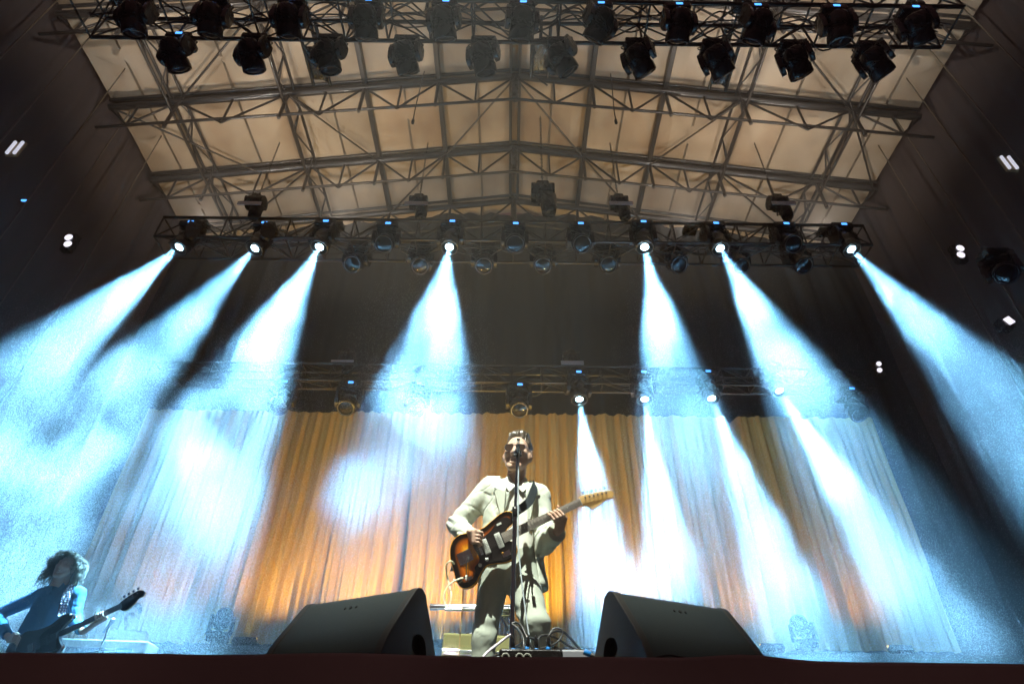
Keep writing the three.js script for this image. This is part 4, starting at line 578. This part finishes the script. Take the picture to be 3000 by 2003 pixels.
// ----- the bass player -----
{
  const c = at(187, 1690, -2.62), off = V(c.x, 0, -2.66), q = (x, y, z) => V(x, y, z).add(off);
  const BB = at(95, 1893, -2.33), BN = at(350, 1775, -2.2), BM = frame(BB, BN, V(0, -.1, 1)), bp = (u, v, n) => V(u, v, n).applyMatrix4(BM), BU = V(1, 0, 0).transformDirection(BM), sc = BB.distanceTo(BN);
  const Lw = at(243, 1850, -2.33), Rw = at(28, 1872, -2.38);
  const J = { neck: q(-.01, 1.40, 0), skull: q(.0, 1.53, .04), Rs: q(-.19, 1.34, -.02), Ls: q(.17, 1.36, -.02), chest: q(-.02, 1.26, -.01), pelvis: q(-.06, .92, -.02), Re: at(-10, 1800, -2.72), Rw, Le: q(.29, 1.10, .04), Lw, Rh: q(-.15, .86, -.02), Rk: q(-.18, .47, .04), Ra: q(-.2, .08, -.02), Lh: q(.03, .86, -.02), Lk: q(.08, .47, .05), La: q(.1, .08, 0) };
  const HC = V(c.x, 1.60, -2.60), HQ = eul(-.12, .12, -.1), kn = bp(sc * .80, -.045, .01), l = sc * .80;
  const left = hand(Lw, kn, BU.clone().multiplyScalar(-1), [0, 1, 2, 3].map((i) => { const u = l - (1.5 - i) * .021; return [bp(u - .002, -.03, .04), bp(u - .008, .004, .034), bp(u - .012, .018, .012)]; }), [bp(l + .01, -.04, -.03), bp(l + .015, 0, -.036), bp(l + .012, .034, -.022)]);
  const rk = Rw.clone().add(V(.07, .005, .05)), right = hand(Rw, rk, V(0, 1, 0), [0, 1, 2, 3].map((i) => { const b = rk.clone().add(V(0, (1.5 - i) * .0195, 0)); return [b.clone().add(V(.035, -.012, .005)), b.clone().add(V(.05, -.03, -.01)), b.clone().add(V(.04, -.045, -.025))]; }), [Rw.clone().add(V(.04, .04, .03)), Rw.clone().add(V(.075, .045, .045)), Rw.clone().add(V(.1, .035, .04))]);
  const blue = clothM([.05, .22, .38], { sheen: .5, sheenColor: new THREE.Color(.1, .3, .5) });
  const t = player('long haired bass player in a blue shirt at the left end of the stage', J, { headC: HC, headQ: HQ, headS: 1.04, open: 0, hands: [left, right], shirt: blue, trousers: clothM([.03, .03, .035]) });
  { // curly hair: many small spirals round the head, longer at the sides
    const list = [], hq = (x, y, z) => V(x, y, z).applyQuaternion(HQ).add(HC);
    for (let k = 0; k < 1100; k++) {
      const a = rnd() * 6.2832, y0 = -.02 + .145 * Math.sqrt(rnd()), ring = Math.sqrt(Math.max(.02, 1 - ((y0 - .03) / .112) ** 2)), x = .085 * ring * Math.cos(a), z = -.02 + .105 * ring * Math.sin(a); if (z > .012 && Math.abs(x) < .06 && y0 < .1) continue; const front = z > .02 ? .35 : 1;
      const len = ((y0 > .08 ? .06 : .11) + .15 * rnd()) * front * (z < .05 ? 1 : .3), out = .02 + .065 * rnd(), w = 12 + 5 * rnd(), p = [], ph = rnd() * 6, r = .007 + .012 * rnd(), sx = Math.cos(a), sz = Math.sin(a);
      for (let i = 0; i <= 14; i++) { const s = i / 14, g = out * (1 - (1 - s) ** 2) + .025 * s; p.push(hq(x + sx * g + r * Math.cos(ph + s * w), y0 + .012 - len * s * s + r * .4 * Math.sin(ph + s * w * .7), z + sz * g + r * Math.sin(ph + s * w))); }
      list.push(p);
    }
    const cap = turned(skin3((x, y, z) => smax(smax(ell(x, y, z, 0, .034, -.022, .084, .094, .102), (z - .05 + .3 * (.1 - y)), .01), -.12 - y, .01), V(-.11, -.12, -.14), V(.11, .15, .12), .006), HC, HQ, 1.04);
    mesh('hair', merge([strands(list, .0026, 18), cap]), P([.11, .08, .045], { roughness: .5, sheen: .6, sheenColor: new THREE.Color(.5, .4, .2) }), t); mesh('headband', turned(placed(new THREE.TorusGeometry(.082, .005, 6, 40, 2.2).scale(1, 1.12, 1), 0, .082, .0, Math.PI / 2 - .25, 0, .47).translate(0, 0, .01), HC, HQ, 1.04), M([.6, .62, .65]), t);
  }
  const sh = clothM([.06, .24, .4]);
  for (const s of [-1, 1]) { const g = new THREE.ExtrudeGeometry(new THREE.Shape([[0, 0], [.055 * s, .085], [.085 * s, .06], [.07 * s, -.02], [.03 * s, -.04]].map(([x, y]) => new THREE.Vector2(x, y))), { depth: .004, bevelEnabled: true, bevelSize: .001, bevelThickness: .001, bevelSegments: 1 }); mesh('shirt_collar', placed(g, c.x - .01, 1.365, -2.66 + .105, -.25, s * .3), sh, t); }
  // the bass itself
  const b = thing('bass_guitar', 'dark electric bass guitar with a long neck held by the bass player', 'guitar', [0, 0, 0]); BM.decompose(b.position, b.quaternion, b.scale);
  const spl = (a) => new THREE.Shape(new THREE.CatmullRomCurve3(a.map(([x, y]) => V(x, y, 0)), true).getPoints(100).map((p) => new THREE.Vector2(p.x, p.y))), ex = (s, d, e = .001) => new THREE.ExtrudeGeometry(s, { depth: d, bevelEnabled: true, bevelSize: e, bevelThickness: e, bevelSegments: 2 });
  const dark = P([.025, .022, .022], { roughness: .15, clearcoat: 1 }), N0 = .26, N1 = sc;
  mesh('body', ex(spl([[-.16, 0], [-.15, -.12], [-.08, -.165], [.02, -.13], [.1, -.12], [.18, -.15], [.25, -.12], [.23, -.04], [.24, .03], [.30, .07], [.37, .10], [.36, .14], [.28, .15], [.16, .12], [.04, .13], [-.07, .16], [-.14, .12]]), .032, .005).translate(0, 0, -.045), dark, b);
  mesh('pickguard', ex(spl([[.02, -.09], [.12, -.1], [.2, -.11], [.21, -.04], [.22, .03], [.28, .08], [.2, .1], [.08, .07]]), .002).translate(0, 0, -.009), P([.03, .03, .032], { roughness: .2 }), b);
  for (const u of [.05, .14]) mesh('pickup', rbox(.03, .09, .014, .004), mat.black, b, [u, 0, -.002]);
  mesh('bridge', rbox(.05, .07, .012, .003), mat.chrome, b, [-.02, 0, -.004]); for (const u of [0, .035, .07]) mesh('control_knob', lathe([[0, .016], [.009, .015], [.01, 0], [0, 0]], 14).rotateX(Math.PI / 2), mat.chrome, b, [u, -.1, -.008]);
  mesh('neck', rbox(N1 - N0 + .03, .046, .02, .009), P([.5, .32, .12], { roughness: .3 }), b, [(N0 + N1) / 2, 0, -.018]); mesh('fretboard', rbox(N1 - N0 + .04, .05, .006, .002), M([.035, .028, .024], { roughness: .35 }), b, [(N0 + N1) / 2, 0, -.004]);
  for (let k = 1; k <= 16; k++) mesh('fret', rbox(.002, .048, .002, .0008, 1), mat.chrome, b, [sc * 2 ** (-k / 12), 0, 0]);
  mesh('headstock', ex(spl([[N1, -.024], [N1 - .004, .024], [N1 + .03, .04], [N1 + .12, .06], [N1 + .2, .062], [N1 + .235, .03], [N1 + .215, .0], [N1 + .17, -.002], [N1 + .12, -.03], [N1 + .05, -.055], [N1 + .025, -.05]]), .014, .001).translate(0, 0, -.02), dark, b); mesh('headstock_edge', ex(spl([[N1, -.026], [N1 + .02, .0], [N1 + .19, .02], [N1 + .238, .026], [N1 + .217, -.003], [N1 + .17, -.005], [N1 + .12, -.034], [N1 + .05, -.06], [N1 + .024, -.054]]), .008, .001).translate(0, 0, -.032), P([.6, .36, .1], { roughness: .3 }), b);
  for (let k = 0; k < 4; k++) { const u = N1 + .045 + k * .045, p = mesh('tuning_peg', lathe([[0, .014], [.005, .014], [.006, 0], [0, 0]], 12).rotateX(Math.PI / 2), mat.chrome, b, [u, .028 + k * .004, -.004]); mesh('peg_button', rbox(.024, .022, .01, .004), mat.chrome, p, [0, .048, -.012]); }
  for (let k = 0; k < 4; k++) { const v = k - 1.5; mesh('string', merge([barGeo(V(-.03, v * .018, .006), V(N1, v * .01, .004), .0013, 5), barGeo(V(N1, v * .01, .004), V(N1 + .045 + (3 - k) * .045, .024, .004), .0012, 5)]), mat.chrome, b); }
  { const w = [bp(.36, .12, -.03), q(.2, 1.12, .13), q(.17, 1.28, .13), q(.13, 1.40, .06), q(.1, 1.4, -.06), q(0, 1.2, -.16), q(-.2, 1.0, -.12), bp(-.16, 0, -.03)], cv = new THREE.CatmullRomCurve3(w), inv = BM.clone().invert(), pos = [], idx = [], flowers = [];
    for (let i = 0; i <= 50; i++) { const p = cv.getPoint(i / 50), tg = cv.getTangent(i / 50), o = p.clone().sub(q(0, p.y, -.02)).normalize(), bb = tg.clone().cross(o).normalize(); for (const [d, h] of [[-.036, 0], [.036, 0], [.036, .004], [-.036, .004]]) { const x = p.clone().addScaledVector(bb, d).addScaledVector(o, h).applyMatrix4(inv); pos.push(x.x, x.y, x.z); } if (i) for (let k = 0; k < 4; k++) { const a = (i - 1) * 4 + k, e = (i - 1) * 4 + (k + 1) % 4; idx.push(a, e, a + 4, e, e + 4, a + 4); }
      if (i < 32 && i % 1 === 0) for (const d of [-.022, .006, .028]) { const x = p.clone().addScaledVector(bb, d + .01 * (rnd() - .5)).addScaledVector(o, .006).applyMatrix4(inv); flowers.push(placed(new THREE.OctahedronGeometry(.009 + .004 * rnd()), x.x, x.y, x.z, rnd() * 3, rnd() * 3)); } }
    const g = new THREE.BufferGeometry(); g.setAttribute('position', new THREE.Float32BufferAttribute(pos, 3)); g.setIndex(idx); g.computeVertexNormals(); mesh('strap', g, M([.10, .08, .10], { roughness: .7 }), b).userData.label = 'strap studded with pale blossoms'; const fl = mesh('strap_blossoms', merge(flowers), M([.75, .68, .75], { roughness: .5 }), b); fl.userData.kind = 'stuff'; }
}
// ----- the keyboard player in the haze -----
{
  const h = at(388, 1800, -4.5), q = (x, y, z) => V(h.x + x, y, -4.55 + z), top = 1.12;
  const J = { neck: q(0, 1.38, 0), skull: q(0, 1.51, .03), Rs: q(-.18, 1.33, 0), Ls: q(.18, 1.33, 0), chest: q(0, 1.24, 0), pelvis: q(0, .92, 0), Re: q(-.26, 1.08, .1), Rw: q(-.17, 1.08, .34), Le: q(.26, 1.08, .1), Lw: q(.17, 1.08, .34), Rh: q(-.09, .86, 0), Rk: q(-.11, .46, .04), Ra: q(-.12, .08, 0), Lh: q(.09, .86, 0), Lk: q(.11, .46, .04), La: q(.12, .08, 0) };
  const HC = q(0, 1.59, .05), HQ = eul(.25, .1), hd = (w, s) => { const k = w.clone().add(V(0, .0, .07)); return hand(w, k, V(-s, 0, 0), [0, 1, 2, 3].map((i) => { const b = k.clone().add(V(-s * (1.5 - i) * .0195, 0, 0)); return [b.clone().add(V(0, .004, .035)), b.clone().add(V(0, -.01, .055)), b.clone().add(V(0, -.03, .06))]; }), [w.clone().add(V(-s * .03, -.005, .035)), w.clone().add(V(-s * .045, -.012, .06)), w.clone().add(V(-s * .045, -.02, .08))]); };
  const t = player('keyboard player in a pale shirt half lost in the haze at the left', J, { headC: HC, headQ: HQ, open: 0, hands: [hd(J.Lw, 1), hd(J.Rw, -1)], shirt: clothM([.55, .45, .42]), trousers: clothM([.04, .04, .05]) });
  mesh('hair', turned(skin3((x, y, z) => smax(ell(x, y, z, 0, .036, -.02, .085, .098, .106) - .004 * noise(x * 40, y * 30, z * 30), smax(z - .05 + .3 * (.1 - y), -.05 - y, .01), .01), V(-.11, -.1, -.14), V(.11, .15, .12), .006), HC, HQ), P([.12, .1, .08], { roughness: .5 }), t);
}
// ---------- smoke: a cloud of tiny flakes, in banks, and shaped into beam cones to brighten the shafts ----------
{
  const pos = [], ax = (x, y, z) => V(x * K, y * K, z), pt = (X, Y, z) => at(X * K, Y * K, z);
  // ellipsoidal banks: centre, radii, weight
  const banks = [
    [pt(240, 1010, -3.4), V(2.6, 1.5, 1.4), 1.0], [pt(100, 1330, -3.7), V(2.9, 1.8, 1.3), 2.4], [pt(420, 1230, -3.7), V(1.8, 1.8, 1.2), 1.5], [pt(560, 980, -3.3), V(1.0, 1.4, .9), .8],
    [pt(60, 900, -3.2), V(1.8, 1.1, 1.2), .8], [pt(850, 1130, -3.4), V(.95, .5, .7), 2.6], [pt(800, 1200, -3.5), V(.95, .45, .7), 1.1], [pt(960, 840, -3.5), V(.95, 1.5, .8), 1.1], [pt(1010, 690, -3.8), V(.5, 1.2, .5), .9],
    [pt(1530, 800, -3.6), V(.7, 1.3, .7), 1.0], [pt(1500, 660, -3.8), V(.4, .8, .4), .8], [pt(1580, 1100, -4.6), V(1.3, 1.7, 1.1), .8], [pt(1800, 1150, -4.6), V(1.5, 1.5, 1.2), .8], [pt(1362, 1140, -5.95), V(.38, 1.3, .3), 1.3], [pt(1520, 1180, -5.9), V(.4, 1.2, .3), 1.2], [pt(1725, 1170, -5.85), V(.5, 1.2, .3), 1.2], [pt(1925, 1110, -5.8), V(.6, 1.1, .35), 1.1], [pt(1600, 1370, -5.3), V(2.5, 1.1, .9), .7], [pt(1960, 1230, -4.4), V(1.5, 1.1, 1.2), .8], [pt(1800, 800, -3.6), V(.9, 1.5, .8), .8],
    [pt(2230, 900, -3.4), V(1.5, 1.5, .9), .7], [pt(2180, 1380, -4.2), V(1.4, .8, 1.1), .6], [pt(400, 830, -3.8), V(1.4, .9, .8), .6], [pt(650, 760, -3.8), V(.7, 1.1, .6), .7], [pt(260, 1440, -4.2), V(2.6, .7, 1), .9], [pt(330, 700, -3.9), V(1.0, .8, .5), .5]];
  const N = 1800000, v = V(0, 0, 0), q = V(0, 0, 0);
  // share of samples by volume and weight
  const share = banks.map(([, r, w]) => w * r.x * r.y * r.z), total = share.reduce((a, b) => a + b);
  const arr = new Float32Array(N * 9); let n = 0;
  const tri = [0, 1, 2, 3, 4, 5, 6, 7].map(() => { const a = V(gauss(), gauss(), gauss()).normalize(), b = V(gauss(), gauss(), gauss()).cross(a).normalize(), c = a.clone().cross(b); return [0, 2.094, 4.189].map((t) => b.clone().multiplyScalar(Math.cos(t)).addScaledVector(c, Math.sin(t))); });
  // the shaft left of the singer thins out below four metres, apart from one drifting cloud
  const at3950 = (p) => (p.x > -2.9 && p.x < -.2 ? THREE.MathUtils.smoothstep(p.y, 2.6, 4.3) * .95 + .05 : 1);
  let guard = 0;
  while (n < N && guard++ < 24e6) {
    let edge = 1, soft = .28;
    if (rnd() < .42) { // along a beam: flakes shaped to its cone, so the shaft reads brighter
      const bm = BEAMS[Math.floor(rnd() * BEAMS.length)], big = bm.z > -5, t = (big ? 8.6 : 5) * rnd() ** (1 / 3.2) + .15, r = t * Math.tan(bm.h) * 1.25 * Math.sqrt(rnd()), w = rnd() * 6.2832;
      q.set(0, 1, 0).cross(bm.d).normalize(); v.copy(bm.A).addScaledVector(bm.d, t).addScaledVector(q, r * Math.cos(w)).addScaledVector(q.cross(bm.d), r * Math.sin(w));
      if (rnd() > (big ? 1 : .4)) continue;
      const cut = at3950(v); edge = cut;
    } else {
      let s = rnd() * total, k = 0; while (s > share[k] && k < banks.length - 1) s -= share[k++];
      const [c, r] = banks[k]; soft = 0;
      let a, b, d; do { a = 2 * rnd() - 1; b = 2 * rnd() - 1; d = 2 * rnd() - 1; } while (a * a + b * b + d * d > 1);
      const rr = a * a + b * b + d * d; v.set(c.x + 1.35 * a * r.x, c.y + 1.35 * b * r.y, c.z + 1.35 * d * r.z); edge = (1 - rr) ** 1.5 * 1.25;
    }
    if (v.y < .02 || v.z < -6.25 || v.z > -2.9 + .08 * Math.abs(v.x) || Math.abs(v.x) > 8.4) continue;
    const f = .48 + 1.5 * fbm(v.x * .8, v.y * .9, v.z * .8, 4) + .3 * noise(v.x * 3.1, v.y * 3.1, v.z * 3.1);
    if (rnd() > (soft + (1 - soft) * Math.max(0, f * 1.7 - .38)) * edge) continue;
    const t = tri[n & 7], sz = .0025; for (let j = 0; j < 3; j++) { arr[n * 9 + j * 3] = v.x + t[j].x * sz; arr[n * 9 + j * 3 + 1] = v.y + t[j].y * sz; arr[n * 9 + j * 3 + 2] = v.z + t[j].z * sz; }
    n++;
  }
  const g = new THREE.BufferGeometry(); g.setAttribute('position', new THREE.BufferAttribute(arr.subarray(0, n * 9), 3));
  const m = P([.9, .9, .9], { roughness: 1, transmission: .5, thickness: 0, specularIntensity: 0, side: THREE.DoubleSide });
  const o = mesh('smoke', g, m, null); o.userData.kind = 'stuff'; o.userData.label = 'white stage smoke drifting through the light beams'; o.userData.category = 'smoke';
}
renderer.render(scene, camera);
